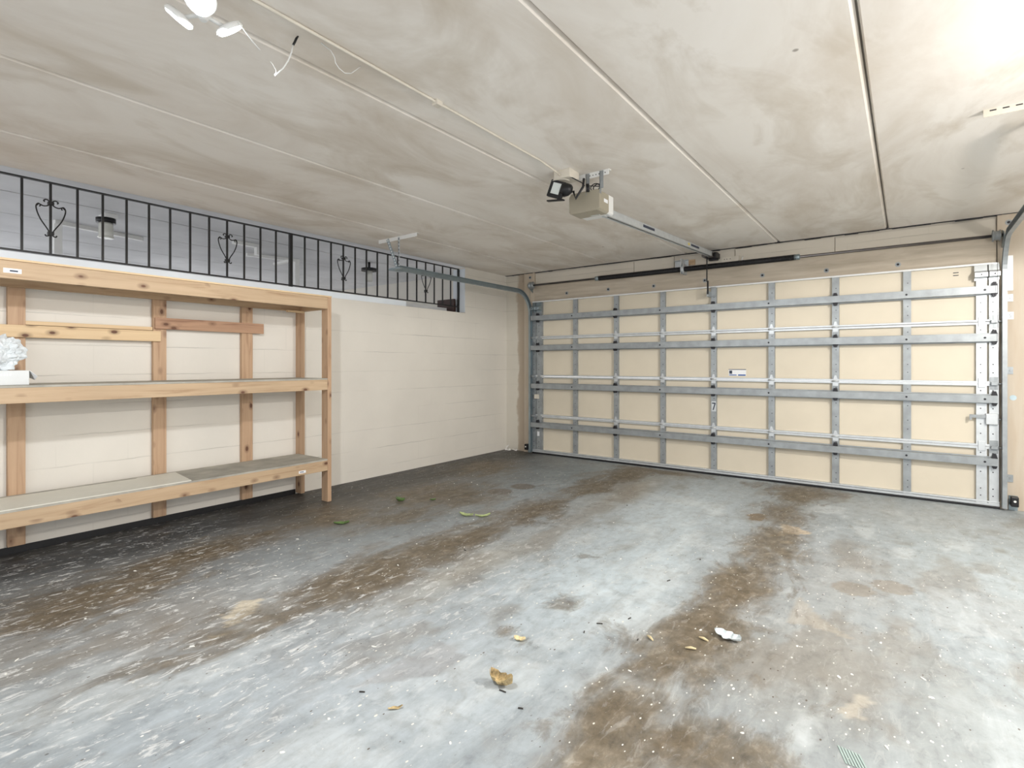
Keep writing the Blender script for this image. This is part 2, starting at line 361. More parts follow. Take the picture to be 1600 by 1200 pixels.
def make_floor():
    nx = int(round((X1 - X0) / ST)) + 1; ny = int(round((Y1 - Y0) / ST)) + 1
    X, Y = np.meshgrid(np.linspace(X0, X1, nx), np.linspace(Y0, Y1, ny))
    wx = X + 0.26 * (fbm(X, Y, 1.3, 3) - 0.5) + 0.10 * (fbm(X, Y, 5, 8) - 0.5)
    wy = Y + 0.35 * (fbm(X, Y, 1.1, 5) - 0.5) + 0.10 * (fbm(X, Y, 6, 9) - 0.5)
    col = np.ones((ny, nx, 3)) * np.array([0.325, 0.365, 0.39])
    sm = lambda a, b_, t: (lambda q: q * q * (3 - 2 * q))(np.clip((t - a) / (b_ - a), 0, 1))
    def lay(mask, c, k=1.0):
        mk = (np.clip(mask, 0, 1) * k)[..., None]
        col[:] = col * (1 - mk) + np.array(c) * mk
    def gauss(cx, cy, rx, ry, a=0):
        dx = wx - cx; dy = wy - cy; ca, sa = math.cos(a), math.sin(a)
        u = (dx * ca + dy * sa) / rx; v = (-dx * sa + dy * ca) / ry
        return np.exp(-(u * u + v * v))
    nn = fbm(X, Y, 3.0, 40)
    # grubby unpainted strip towards the block wall, plus shelf shade painted near black
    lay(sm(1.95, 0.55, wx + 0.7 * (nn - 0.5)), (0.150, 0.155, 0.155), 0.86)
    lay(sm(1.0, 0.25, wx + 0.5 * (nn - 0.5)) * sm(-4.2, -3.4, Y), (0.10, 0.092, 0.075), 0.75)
    lay(sm(0.75, 0.45, wx) , (0.045, 0.045, 0.045), 0.8)  # shade below the shelf, painted as a dark band along the wall
    for c in ((1.05, -2.4, .45, .5), (0.9, -3.4, .4, .5), (1.4, -3.1, .22, .5), (0.95, -4.5, .2, .6), (1.2, -5.1, .25, .5), (0.6, -1.2, .4, .5)):
        lay(gauss(*c), (0.125, 0.100, 0.068), 0.75)
    lay(gauss(1.6, -1.0, .5, .8), (0.20, 0.235, 0.25), 0.7)
    lay(gauss(1.35, -3.9, .22, .9), (0.24, 0.27, 0.285), 0.6)
    lay(gauss(1.6, -3.3, .16, .6), (0.22, 0.25, 0.265), 0.6)
    # pale zones
    lay(gauss(3.0, -1.6, .55, 1.1), (0.53, 0.60, 0.64), 0.9)
    lay(gauss(3.2, -3.2, .45, .8), (0.52, 0.595, 0.635), 0.9)
    lay(gauss(2.7, -4.6, .45, .8), (0.40, 0.44, 0.47), 0.7)
    lay(gauss(5.0, -1.6, .6, 1.2), (0.42, 0.475, 0.50), 0.8)
    lay(gauss(5.0, -3.6, .6, .9), (0.30, 0.335, 0.35), 0.9)
    lay(gauss(4.7, -.6, .7, .5), (0.45, 0.48, 0.49), 0.6)
    lay(gauss(3.2, -4.5, .35, .5), (0.44, 0.485, 0.51), 0.6)
    brown = np.zeros_like(X)
    for c in ((1.05, -2.4, .45, .5, .6), (0.9, -3.4, .4, .5, .5), (1.4, -3.1, .22, .5, .5), (0.95, -4.5, .2, .6, .7), (1.2, -5.1, .25, .5, .8), (0.6, -1.2, .4, .5, .6), (2.3, -.15, .6, .12, .8), (3.75, -.2, .35, .2, 1), (4.0, -4.3, .35, .2, .7), (3.15, -4.1, .12, .1, .5), (3.2, -3.65, .10, .08, .6), (2.9, -2.9, .08, .07, .5)):
        brown = np.maximum(brown, gauss(*c[:4]) * c[4])
    # two tyre tracks
    for x0, w_, parts in ((2.06, .20, ((-.55, .45, 1.0), (-1.3, .55, .75), (-2.3, .6, .7), (-3.3, .6, .95), (-4.0, .6, .95), (-4.8, .5, .5))),
                          (3.80, .19, ((-.35, .5, 1.0), (-1.3, .45, .7), (-2.1, .5, .75), (-2.9, .45, .9), (-3.6, .5, .9), (-4.3, .35, .85)))):
        for yy, ry, k in parts:
            gg = gauss(x0, yy, w_, ry); lay(gg, (0.17, 0.135, 0.092), k * 0.55); brown = np.maximum(brown, gg * k * 1.05)
    lay(gauss(2.45, -1.1, .18, .9), (0.33, 0.285, 0.22), 0.7)
    lay(gauss(2.45, -3.5, .16, .8), (0.50, 0.47, 0.40), 0.55)
    lay(gauss(2.2, -.15, .5, .13), (0.22, 0.18, 0.12), 0.6)
    lay(gauss(1.75, -4.9, .3, .5), (0.27, 0.24, 0.20), 0.6)
    lay(gauss(4.2, -3.6, .35, .6), (0.30, 0.305, 0.29), 0.8)
    lay(gauss(4.25, -2.4, .3, .6), (0.33, 0.335, 0.325), 0.6)
    # mottling
    m1 = fbm(X * 1.8, Y, 2.2, 60, 5)
    lay(sm(0.56, 0.72, m1) * sm(0.8, 1.6, X), (0.22, 0.19, 0.15), 0.45)
    lay(sm(0.42, 0.30, m1) * sm(1.2, 2.4, X), (0.58, 0.62, 0.63), 0.45)
    def poly(pts, c, k, soft=0.0):
        ins = np.zeros_like(X, bool); n = len(pts)
        px = X + 0.02 * (fbm(X, Y, 12, 70) - 0.5) + soft * (fbm(X, Y, 9, 71) - 0.5); py = Y + 0.02 * (fbm(X, Y, 12, 72) - 0.5) + soft * (fbm(X, Y, 9, 73) - 0.5)
        for i in range(n):
            (xa, ya), (xb, yb) = pts[i], pts[(i + 1) % n]
            if ya == yb: yb += 1e-6
            cnd = ((ya > py) != (yb > py)) & (px < (xb - xa) * (py - ya) / (yb - ya) + xa)
            ins ^= cnd
        lay(ins.astype(float), c, k)
    poly([(2.93, -4.28), (3.11, -4.31), (3.11, -4.47), (2.9, -4.73)], (0.34, 0.35, 0.36), 0.8)
    poly([(1.15, -5.0), (1.45, -5.0), (1.45, -4.92), (1.17, -4.90)], (0.19, 0.155, 0.12), 0.7)
    poly([(4.11, -2.86), (4.12, -3.22), (4.19, -3.18), (4.37, -3.21), (4.25, -3.08)], (0.38, 0.345, 0.29), 0.55)
    poly([(3.8, -1.52), (3.95, -1.55), (4.01, -1.65), (3.92, -1.77), (3.78, -1.91), (3.84, -1.76)], (0.56, 0.46, 0.34), 0.85, .12)
    poly([(3.86, -1.97), (3.94, -1.92), (3.94, -1.97), (3.88, -2.03)], (0.60, 0.54, 0.44), 0.9, .06)
    poly([(2.01, -4.78), (1.9, -4.71), (1.88, -4.61), (1.95, -4.55), (2.1, -4.64), (2.13, -4.72), (2.08, -4.8)], (0.66, 0.60, 0.48), 0.9, .35)
    poly([(4.65, -2.29), (5.04, -2.25), (4.97, -2.78), (4.75, -2.86), (4.66, -2.82)], (0.36, 0.385, 0.395), 0.6)
    poly([(4.58, -3.2), (4.73, -3.19), (4.77, -3.27), (4.78, -4.2), (4.57, -4.2)], (0.29, 0.31, 0.31), 0.7)
    poly([(4.39, -3.79), (4.43, -3.67), (4.47, -3.68), (4.43, -3.79), (4.49, -3.79), (4.41, -3.83)], (0.50, 0.46, 0.39), 0.7, .08)
    poly([(3.53, -1.33), (3.65, -1.35), (3.67, -1.56), (3.58, -1.56)], (0.20, 0.145, 0.085), 0.85, .1)
    poly([(3.7, -4.53), (3.75, -4.45), (3.83, -4.44), (3.91, -4.47), (3.77, -4.62)], (0.58, 0.55, 0.48), 0.8, .15)
    poly([(3.9, -4.25), (3.99, -4.23), (4.03, -4.30), (3.92, -4.36)], (0.16, 0.13, 0.10), 0.7, .1)
    for cx, cy, r in ((1.473, -1.988, .12), (1.525, -1.687, .12), (4.329, -2.583, .098), (4.499, -2.436, .10)):
        d = np.hypot(X - cx, Y - cy); lay((d < r).astype(float), (0.15, 0.125, 0.10) if cx < 2 else (0.27, 0.245, 0.21), 0.75)
    lay(gauss(4.83, -3.75, .3, .4), (0.38, 0.42, 0.435), 0.85)
    scf = np.clip(sm(3.3, 2.2, X) * sm(-3.6, -4.8, Y) * 1.1 + gauss(2.6, -3.6, .5, .8) * .8 + 0.18, 0, 1)
    verts = np.stack([X, Y, np.zeros_like(X)], -1).reshape(-1, 3)
    idx = np.arange(nx * ny).reshape(ny, nx)
    faces = np.stack([idx[:-1, :-1], idx[:-1, 1:], idx[1:, 1:], idx[1:, :-1]], -1).reshape(-1, 4)
    me = bpy.data.meshes.new('floor')
    me.vertices.add(len(verts)); me.vertices.foreach_set('co', verts.ravel())
    me.loops.add(faces.size); me.loops.foreach_set('vertex_index', faces.ravel())
    me.polygons.add(len(faces)); me.polygons.foreach_set('loop_start', np.arange(0, faces.size, 4)); me.polygons.foreach_set('loop_total', np.full(len(faces), 4))
    me.update()
    a = me.color_attributes.new('wear', 'FLOAT_COLOR', 'POINT')  # stains and wear plus the painted shelf shade
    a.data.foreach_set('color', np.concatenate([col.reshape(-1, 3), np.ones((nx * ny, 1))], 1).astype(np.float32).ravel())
    a2 = me.color_attributes.new('scuff', 'FLOAT_COLOR', 'POINT')
    s3 = np.stack([scf, np.clip(brown, 0, 1), 0 * scf], -1).reshape(-1, 3)
    a2.data.foreach_set('color', np.concatenate([s3, np.ones((nx * ny, 1))], 1).astype(np.float32).ravel())
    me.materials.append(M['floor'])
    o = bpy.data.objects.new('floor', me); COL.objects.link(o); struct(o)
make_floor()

# ceiling: planks with chamfered joints along y
def make_ceiling():
    joints = [0.682, 1.621, 2.565, 3.509, 4.417, 5.36, 6.30]
    prof = [(0.0, C)]
    for j in joints: prof += [(j - 0.019, C), (j - 0.004, C + 0.018), (j - 0.004, C + 0.05), (j + 0.004, C + 0.05), (j + 0.004, C + 0.018), (j + 0.013, C)]
    prof += [(7.2, C), (7.2, C + 0.2), (0.0, C + 0.2)]
    struct(MB().prism(prof, 1, -9.0, 0.26).build('ceiling', 'ceiling'))
make_ceiling()
WB = 0.06            # inner face of the door wall
# left wall: low block wall, with the open strip above it
m_ = MB().box(-0.2, 0, -9, -0.82, 0, 1.86).box(-0.2, 0, -0.82, 0.26, 0, C)
struct(m_.build('wall_left', 'wall_left'))
struct(MB().box(-0.17, -0.05, -9, -1.78, 1.86, 1.925).build('trim_1', 'curb'))
struct(MB().box(-0.2, -0.002, -0.832, -0.82, 1.872, C - 0.02).build('trim_2', 'white_far'))
struct(MB().box(0.0, 0.006, -9, -3.19, 0.0, 0.045).build('shade_strip_left', 'black'))  # black strip standing in for shade at the wall foot behind the shelf
# back wall with the door opening (x 0.47-5.2, up to 2.06)
struct(MB().box(0.0, 0.50, WB, WB + 0.2, 0, C).box(0.50, 5.16, WB, WB + 0.2, 2.03, C).box(5.16, 7.0, WB, WB + 0.2, 0, C).build('wall_back', 'wall_back'))
struct(MB().box(6.9, 7.1, -2.2, 0.26, 0, C).build('wall_right', 'wall_right'))
# timber trims on the back wall
def plank(name, d, mat, bolts):
    o = MB().box(*d).build(name, mat, bev=0.002); struct(o)
    for (x, z) in bolts:
        c = MB(); c.cyl((x, d[2] + 0.0005, z), (x, d[2] - 0.003, z), 0.022, 20); c.mi = 1
        c.cyl((x, d[2] - 0.002, z), (x, d[2] - 0.009, z), 0.011, 6)
        c.build('bolt', ['galv', 'dark_bolt'], o)
plank('trim_3', (0.46, 5.16, 0.03, WB, 2.05, 2.265), 'header', [(1.005, 2.127), (1.599, 2.127), (2.182, 2.117), (2.769, 2.127), (3.355, 2.125), (3.93, 2.115), (4.494, 2.11)])
plank('trim_4', (0.33, 0.50, 0.025, WB, 0.0, C - 0.004), 'timber', [(0.43, 2.385)])
plank('trim_5', (5.165, 5.36, 0.025, WB, 0.0, C - 0.004), 'timber', [(5.235, 2.375)])
# upper filler strips between header board and ceiling, with uneven joints
zz = 2.275
fx = [0.50, 1.93, 2.42, 3.08, 4.0, 5.16]
m_ = MB()
for a, b_, dz in zip(fx, fx[1:], (0, .02, -.01, .015, 0)): m_.box(a + 0.003, b_ - 0.003, 0.045, WB, zz, C - 0.022 + dz * 0.5)
struct(m_.build('trim_6', 'wall_back', bev=0.002))
# ragged dark caulk line along the ceiling edge
m_ = MB(); x = 0.0
while x < 5.35:
    d = random.uniform(0.05, 0.22); h_ = random.uniform(0.003, 0.010)
    m_.box(x, x + d, 0.018 + random.uniform(0, .01), WB, C - h_, C); x += d
struct(m_.build('trim_7', 'dark_bolt'))

# the neighbouring bay beyond the railing
struct(MB().box(-8, -0.2, -9, 2.6, 0.3, 0.5).build('floor_far', 'far_floor'))
m_ = MB()
for a, b_ in ((-8, -5.2), (-5.18, -4.15), (-4.13, -3.1), (-3.08, -2.13), (-2.09, -1.15), (-1.13, -0.2)): m_.box(a, b_, -9, 2.6, 2.8, 2.95)
m_.box(-8, 0.0, -9, 2.6, 2.96, 3.0)
struct(m_.build('ceiling_far', 'far_ceiling'))
struct(MB().box(-0.012, 0.0, -9, 0.26, C + 0.0, 3.0).build('trim_8', 'white_far'))
struct(MB().box(-8, -0.2, 1.1, 1.3, 0.5, 2.8).build('wall_far', 'wall_right'))

# ------------------------------------------------------------------ ceiling lamps: three LED heads
def petal(c, az, tilt):
    R = Matrix.Rotation(az, 3, 'Z') @ Matrix.Rotation(tilt, 3, 'Y')
    return R
def make_lamp(label, loc, rot, grp=None):
    t = thing('ceiling_lamp', label, 'lamp', (loc.x, loc.y, C))
    base = C
    MB().lathe([(0.045, 0), (0.045, -0.02), (0.02, -0.03), (0.018, loc.z - base + 0.02), (0.022, loc.z - base), (0.01, loc.z - base - 0.02)], (loc.x, loc.y, base), 20).build('socket', 'offwhite', t)
    for k in range(3):
        az = rot + k * 2 * PI / 3
        c = loc + Vector((math.cos(az) * 0.085, math.sin(az) * 0.085, -0.005))
        R = Matrix.Rotation(az, 3, 'Z') @ Matrix.Rotation(-0.68, 3, 'Y')
        hd = MB(); hd.lathe([(0.02, 0.018), (0.042, 0.012), (0.046, 0.0), (0.044, -0.003)], c, 20, R)
        hd.cyl(loc, c, 0.007, 8); hd.build('lamp_head', 'offwhite', t)
        MB().lathe([(0.041, -0.0035), (0.036, -0.008), (0.01, -0.010)], c, 20, R).build('led_panel', 'led', t)
    return t
make_lamp('lit white lamp with three LED heads on the ceiling above the shelves', LAMP1, 0.55 + PI)
make_lamp('lit white three-head lamp on the ceiling at the right beyond the track hanger', LAMP3, 1.2)
M['added_glow'] = plain('added_bulb_glow', (0.9, 0.9, 0.9), 0.4, 0, 0.0, emit=(1.0, 0.94, 0.86), es=520)
t = thing('added_bulb', 'unseen round bulb on a cord, added to light the ceiling from the right', 'lamp', (ADDED_LAMP.x, ADDED_LAMP.y, C))  # fixture out of view, added for its light on the ceiling
MB().cyl((ADDED_LAMP.x, ADDED_LAMP.y, C), (ADDED_LAMP.x, ADDED_LAMP.y, ADDED_LAMP.z + 0.10), 0.003, 6).build('added_bulb_cord', 'black', t)
MB().cyl((ADDED_LAMP.x, ADDED_LAMP.y, ADDED_LAMP.z + 0.10), (ADDED_LAMP.x, ADDED_LAMP.y, ADDED_LAMP.z + 0.045), 0.014, 12).build('socket', 'offwhite', t)
MB().lathe([(0.004, 0.05), (0.025, 0.043), (0.043, 0.025), (0.05, 0), (0.043, -0.025), (0.025, -0.043), (0.004, -0.05)], ADDED_LAMP, 16).build('added_bulb_glass', 'added_glow', t)
w_ = MB(); w_.tube([(2.78, -5.08, 2.335), (2.755, -5.02, 2.31), (2.75, -4.99, 2.295)], 0.0022, 6)
tag(w_.build('pull_rod', 'offwhite'), 'thin white rod hanging beside the lit three-head lamp', 'rod')

# conduit along the ceiling
m_ = MB()
m_.tube([(2.78, -9, C - 0.008), (2.775, -4.5, C - 0.008), (2.768, -3.25, C - 0.008), (2.769, -3.10, C - 0.022), (2.772, -3.032, C - 0.035)], 0.0065, 10)
t = thing('electrical_conduit', 'long cream conduit running along the ceiling to the junction box', 'conduit', (2.77, -3.1, C))
m_.build('pipe', 'cream_paint', t)
for yy in (-4.14, -5.3): MB().box(2.755, 2.79, yy - 0.02, yy + 0.02, C - 0.024, C).build('pipe_clip', 'cream_paint', t, 0.003)
# junction box with round plate
t = thing('junction_box', 'square cream junction box on the ceiling at the conduit end', 'electrical box', (2.785, -2.97, C))
MB().box(2.725, 2.845, -3.03, -2.91, C - 0.055, C).build('box_body', 'cream_paint', t, 0.003)
MB().lathe([(0.062, 0), (0.062, -0.002), (0.05, -0.003)], (2.745, -2.975, C - 0.0555), 24).build('cover_plate', 'cream_paint', t)
MB().cyl((2.70, -2.985, C - 0.06), (2.70, -2.985, C - 0.066), 0.015, 16).build('knockout', 'black', t)
# floodlight hanging at the junction box
t = thing('floodlight', 'small black floodlight with pale lens below the ceiling junction box', 'light', (2.74, -3.02, C - 0.06))
R = Matrix.Translation((2.735, -3.01, 2.335)) @ Matrix.Rotation(0.25, 4, 'Z') @ Matrix.Rotation(0.35, 4, 'Y')
m_ = MB().box(-0.052, 0.052, -0.012, 0.015, -0.055, 0.055, R); m_.build('lamp_housing', 'black', t, 0.004)
MB().box(-0.03, 0.026, -0.0145, -0.0125, -0.033, 0.038, R).build('lens', 'screen', t)
R2 = Matrix.Translation((2.80, -2.985, 2.325)).to_3x3()
MB().lathe([(0.012, -0.045), (0.032, -0.04), (0.04, -0.01), (0.036, 0.02), (0.014, 0.04)], (2.795, -2.985, 2.33), 20, Matrix.Rotation(1.2, 3, 'Y')).build('lamp_body', 'black', t)
MB().box(-0.062, 0.062, -0.012, 0.012, -0.004, 0.004, Matrix.Translation((2.733, -3.02, 2.262)) @ Matrix.Rotation(0.12, 4, 'Y')).box(-0.008, 0.008, -0.008, 0.008, 0, 0.03, Matrix.Translation((2.75, -3.01, 2.262))).build('mount_plate', 'black', t)
MB().tube([(2.70, -3.00, C - 0.07), (2.69, -3.01, 2.375), (2.71, -3.0, 2.36)], 0.006, 8).tube([(2.74, -3.0, 2.392), (2.78, -3.02, 2.405), (2.84, -3.0, 2.395), (2.88, -2.94, 2.37), (2.88, -2.90, 2.36)], 0.0035, 6).build('cable', 'black', t)
MB().tube([(2.83, -2.96, 2.32), (2.84, -2.95, 2.27), (2.885, -2.93, 2.345), (2.885, -2.92, 2.40)], 0.008, 8).build('swing_arm', 'black', t)

# ------------------------------------------------------------------ garage door opener
t = thing('garage_door_opener', 'taupe garage door opener box hung below the ceiling with long rail', 'door opener', (2.87, -2.8, C))
def skew(x, y, z): return Vector((x, y, z))
hb = MB(); zb, zt = 2.20, 2.335
prof = [(2.745, zb + 0.012), (2.757, zb), (2.955, zb), (2.972, zb + 0.012), (2.972, zt - 0.012), (2.955, zt), (2.762, zt), (2.745, zt - 0.02)]
hb.prism(prof, 1, -2.87, -2.735); hb.build('housing', 'taupe', t, 0.004)
MB().prism([(2.752, zb + 0.014), (2.765, zb + 0.004), (2.955, zb + 0.004), (2.966, zb + 0.014), (2.966, zt - 0.006), (2.952, zt), (2.765, zt), (2.752, zt - 0.012)], 1, -2.735, -2.655).build('end_cover', 'offwhite', t, 0.004)
MB().box(2.9722, 2.9732, -2.81, -2.755, zb + 0.062, zb + 0.085).build('name_plate', 'paper', t)
MB().box(2.85, 2.915, -2.765, -2.745, zb - 0.001, zb + 0.001).build('light_lens', 'screen', t)
m_ = MB(); m_.box(2.80, 3.035, -2.862, -2.832, C - 0.004, C); m_.box(2.80, 3.035, -2.866, -2.862, C - 0.036, C)
m_.mi = 1
for i in range(6): m_.cyl((2.90 + i * 0.022, -2.866, C - 0.02), (2.90 + i * 0.022, -2.8672, C - 0.02), 0.0035, 8)
m_.build('ceiling_bracket', ['offwhite', 'dark_bolt'], t)
for x in (2.885, 2.985): MB().box(x - 0.013, x + 0.013, -2.871, -2.867, zt - 0.002, C - 0.005).box(x - 0.013, x - 0.010, -2.871, -2.85, zt - 0.03, C - 0.005).build('hanger_strap', 'galv', t)
cb = []
for i in range(40):
    a = i / 39 * 3.6 * PI
    cb.append((2.925 + 0.032 * math.cos(a) + 0.008 * math.sin(a * .5), -2.83 + 0.01 * math.sin(a * 0.7), 2.36 + 0.022 * math.sin(a)))
MB().tube([(2.885, -2.86, 2.41), (2.888, -2.855, 2.37)] + cb + [(2.95, -2.81, 2.33)], 0.0032, 6).build('power_cord', 'black', t)
MB().tube([(2.888, -2.88, 2.375), (2.893, -2.875, 2.35), (2.888, -2.872, 2.325)], 0.011, 8).build('plug', 'black', t)
A = Vector((2.925, -2.70, 2.225)); B = Vector((2.872, -0.04, 2.385))
dv = (B - A); ln = dv.length; q = dv.to_track_quat('Y', 'Z').to_matrix().to_4x4(); RM = Matrix.Translation(A) @ q
MB().box(-0.024, 0.024, 0, ln, 0.020, 0.024, RM).box(-0.024, -0.020, 0, ln, -0.022, 0.022, RM).box(0.020, 0.024, 0, ln, -0.022, 0.022, RM).box(0.008, 0.024, 0, ln, -0.026, -0.022, RM).box(-0.024, -0.008, 0, ln, -0.026, -0.022, RM).build('rail', 'galv_bright', t)
MB().box(-0.008, 0.008, 0.05, ln, -0.020, -0.012, RM).build('drive_screw', 'black', t)
MB().box(0.0245, 0.0255, 0.62, 0.86, -0.008, 0.012, RM).build('rail_label', 'ink', t)
MB().box(0.0245, 0.0255, 1.82, 2.08, -0.008, 0.012, RM).build('rail_label', 'ink', t)
MB().box(0.0245, 0.0255, 1.73, 1.78, -0.01, 0.012, RM).build('rail_label', 'yellow', t)
m_ = MB().box(2.825, 2.915, -0.02, 0.03, 2.33, 2.415).box(2.81, 2.835, -0.11, 0.03, 2.345, 2.40).box(2.905, 2.93, -0.11, 0.03, 2.345, 2.40)
m_.build('header_bracket', 'black', t, 0.003)
MB().box(2.79, 2.90, -0.16, -0.06, 2.352, 2.40).build('carriage', 'shaft', t, 0.004)
m_ = MB().box(2.827, 2.838, -0.116, -0.110, 2.09, 2.36).box(2.832, 2.848, -0.112, -0.100, 1.955, 2.10)
m_.build('door_arm', 'black', t)

# ------------------------------------------------------------------ header plate right of the rail
t = thing('header_plate', 'cream perforated steel plate on the wall above the spring centre', 'plate', (2.98, 0.04, 2.32))
m_ = MB().box(2.945, 3.12, 0.035, 0.045, 2.295, 2.36); m_.mi = 1
for x in (2.975, 3.0, 3.035): m_.cyl((x, 0.035, 2.335), (x, 0.033, 2.335), 0.005, 8)
m_.build('plate', ['cream_paint', 'dark_bolt'], t, 0.001)
MB().tube([(3.165, 0.035, 2.34), (3.165, 0.01, 2.335), (3.16, 0.0, 2.30)], 0.006, 8).build('hook', 'offwhite', t)
tag(bx('wood_block', 'pine_x', (2.46, 2.66, 0.0302, 0.0445, 2.315, 2.375), bev=0.003), 'bare wooden block on the wall behind the spring centre bracket', 'wood block')

# ------------------------------------------------------------------ torsion spring bar
SY, SZ = -0.07, 2.258
t = thing('torsion_spring_shaft', 'steel shaft with long black torsion spring above the garage door', 'spring', (2.56, SY, SZ))
MB().cyl((0.49, SY, SZ), (5.19, SY, SZ), 0.0127, 14).build('shaft', 'shaft', t)
def helix(x0, x1, r, wr, turns):
    pts = []; n = int(turns * 8)
    for i in range(n + 1):
        a = i / n * turns * 2 * PI; pts.append((x0 + (x1 - x0) * i / n, SY + r * math.cos(a), SZ + r * math.sin(a)))
    return pts
s1 = MB(); s1.cyl((1.52, SY, SZ), (2.53, SY, SZ), 0.0265, 20); s1.tube(helix(1.52, 2.53, 0.0262, 0.004, 100), 0.0045, 5); s1.build('spring', 'black', t)
s1 = MB(); s1.cyl((2.58, SY, SZ), (3.68, SY, SZ), 0.0265, 20); s1.tube(helix(2.58, 3.68, 0.0262, 0.004, 108), 0.0045, 5); s1.build('spring', 'black', t)
for x in (1.50, 3.69): MB().lathe([(0.013, -0.03), (0.028, -0.025), (0.028, 0.02), (0.013, 0.03)], (x, SY, SZ), 16, Matrix.Rotation(PI / 2, 3, 'Y')).build('winding_cone', 'galv_dark', t)
m_ = MB().box(2.435, 2.59, 0.026, 0.0295, 2.295, 2.375).box(2.435, 2.59, -0.01, 0.0295, 2.37, 2.375).box(2.545, 2.552, -0.11, 0.029, 2.205, 2.375).box(2.565, 2.572, -0.105, 0.029, 2.205, 2.32)
m_.build('centre_bracket', 'galv_bright', t, 0.002)
MB().cyl((2.54, SY, SZ), (2.575, SY, SZ), 0.035, 20).build('bearing', 'galv_bright', t)
for x, xs in ((0.52, 1), (5.15, -1)):
    MB().lathe([(0.02, -0.03), (0.048, -0.026), (0.05, -0.02), (0.038, -0.014), (0.038, 0.016), (0.05, 0.022), (0.02, 0.03)], (x, SY, SZ), 24, Matrix.Rotation(PI / 2, 3, 'Y')).build('cable_drum', 'galv', t)
    MB().prism([(0.025, SZ - 0.09), (0.025, SZ + 0.06), (SY - 0.025, SZ + 0.025), (SY - 0.035, SZ), (SY - 0.025, SZ - 0.025)], 0, x + 0.045 * -xs - 0.002, x + 0.045 * -xs + 0.002).build('end_bearing_plate', 'galv_dark', t)

# ------------------------------------------------------------------ garage door
D = thing('garage_door', 'wide cream sectional garage door seen from inside with galvanised ribs', 'garage door', (2.85, 0.0, 0.0))
DX0, DX1, DT = 0.485, 5.178, 2.052
JZ = [0.018, 0.511, 1.040, 1.557, DT]
for a, b_ in zip(JZ, JZ[1:]):
    MB().box(DX0, DX1, 0.034, 0.042, a + 0.002, b_ - 0.002).build('door_panel', 'skin', D)
SX = [1.145, 1.716, 2.301, 2.871, 3.447, 4.009, 4.561]
def holes(m, x, y, zs, r=0.0045):
    m.mi = 1
    for z in zs: m.cyl((x, y, z), (x, y - 0.0008, z), r, 8)
    m.mi = 0
HZ = [0.10, 0.16, 0.30, 0.46, 0.62, 0.70, 0.83, 0.98, 1.13, 1.2, 1.34, 1.49, 1.64, 1.72, 1.93]
for x in SX:
    m = MB()
    for a, b_ in zip(JZ, JZ[1:]): m.box(x - 0.029, x + 0.029, -0.001, 0.0015, a + 0.004, b_ - 0.004).box(x - 0.029, x - 0.0265, 0, 0.033, a + 0.004, b_ - 0.004).box(x + 0.0265, x + 0.029, 0, 0.033, a + 0.004, b_ - 0.004)
    holes(m, x + 0.004, -0.001, HZ)
    m.build('stile', ['galv', 'dark_bolt'], D)
for xa, xb in ((0.492, 0.545), (0.553, 0.640), (5.030, 5.098), (5.112, 5.172)):
    m = MB()
    for a, b_ in zip(JZ, JZ[1:]): m.box(xa, xb, -0.003, 0.0015, a + 0.004, b_ - 0.004).box(xa, xa + 0.003, 0, 0.033, a + 0.004, b_ - 0.004).box(xb - 0.003, xb, 0, 0.033, a + 0.004, b_ - 0.004)
    holes(m, (xa + xb) / 2 - 0.006, -0.003, HZ, 0.005)
    m.build('end_stile', ['galv_bright' if xa > 3 else 'galv', 'dark_bolt'], D)
# section rails (pale folded edges of the panels)
for z in JZ[1:4]:
    MB().box(DX0 + 0.03, DX1 - 0.005, -0.0035, 0.0335, z + 0.004, z + 0.020).box(DX0 + 0.03, DX1 - 0.005, -0.002, 0.0335, z - 0.020, z - 0.001).build('section_rail', 'galv_bright', D, 0.0015)
MB().box(DX0, DX1, -0.004, 0.0335, 0.020, 0.040).box(DX0, DX1, -0.004, 0.0335, 0.044, 0.058).build('bottom_rail', 'galv_bright', D, 0.001)
MB().box(DX0, DX1, -0.012, 0.045, 0.0, 0.018).build('weather_seal', 'black', D, 0.003)
MB().box(DX0 - 0.0, DX1 - 0.04, -0.004, 0.0335, DT - 0.016, DT).build('top_rail', 'white_metal', D, 0.001)
# horizontal struts, hat section, with bolts
STZ = [0.392, 0.912, 1.422, 1.820]
for z in STZ:
    y0 = -0.062
    prof = [(-0.0015, z - 0.040), (-0.0015, z - 0.028), (y0, z - 0.028), (y0, z + 0.028), (-0.0015, z + 0.028), (-0.0015, z + 0.040),
            (-0.0040, z + 0.040), (-0.0040, z + 0.0305), (y0 - 0.0025, z + 0.0305), (y0 - 0.0025, z - 0.0305), (-0.0040, z - 0.0305), (-0.0040, z - 0.040)]
    s = MB().prism(prof, 0, 0.498, 5.160).build('strut', 'galv' if z < 1.9 else 'galv_bright', D)
    for x in (1.135, 2.292, 3.432, 4.556, 5.08):
        MB().cyl((x, y0 - 0.0026, z), (x, y0 - 0.0062, z), 0.0085, 10).build('bolt', 'dark_bolt', s)
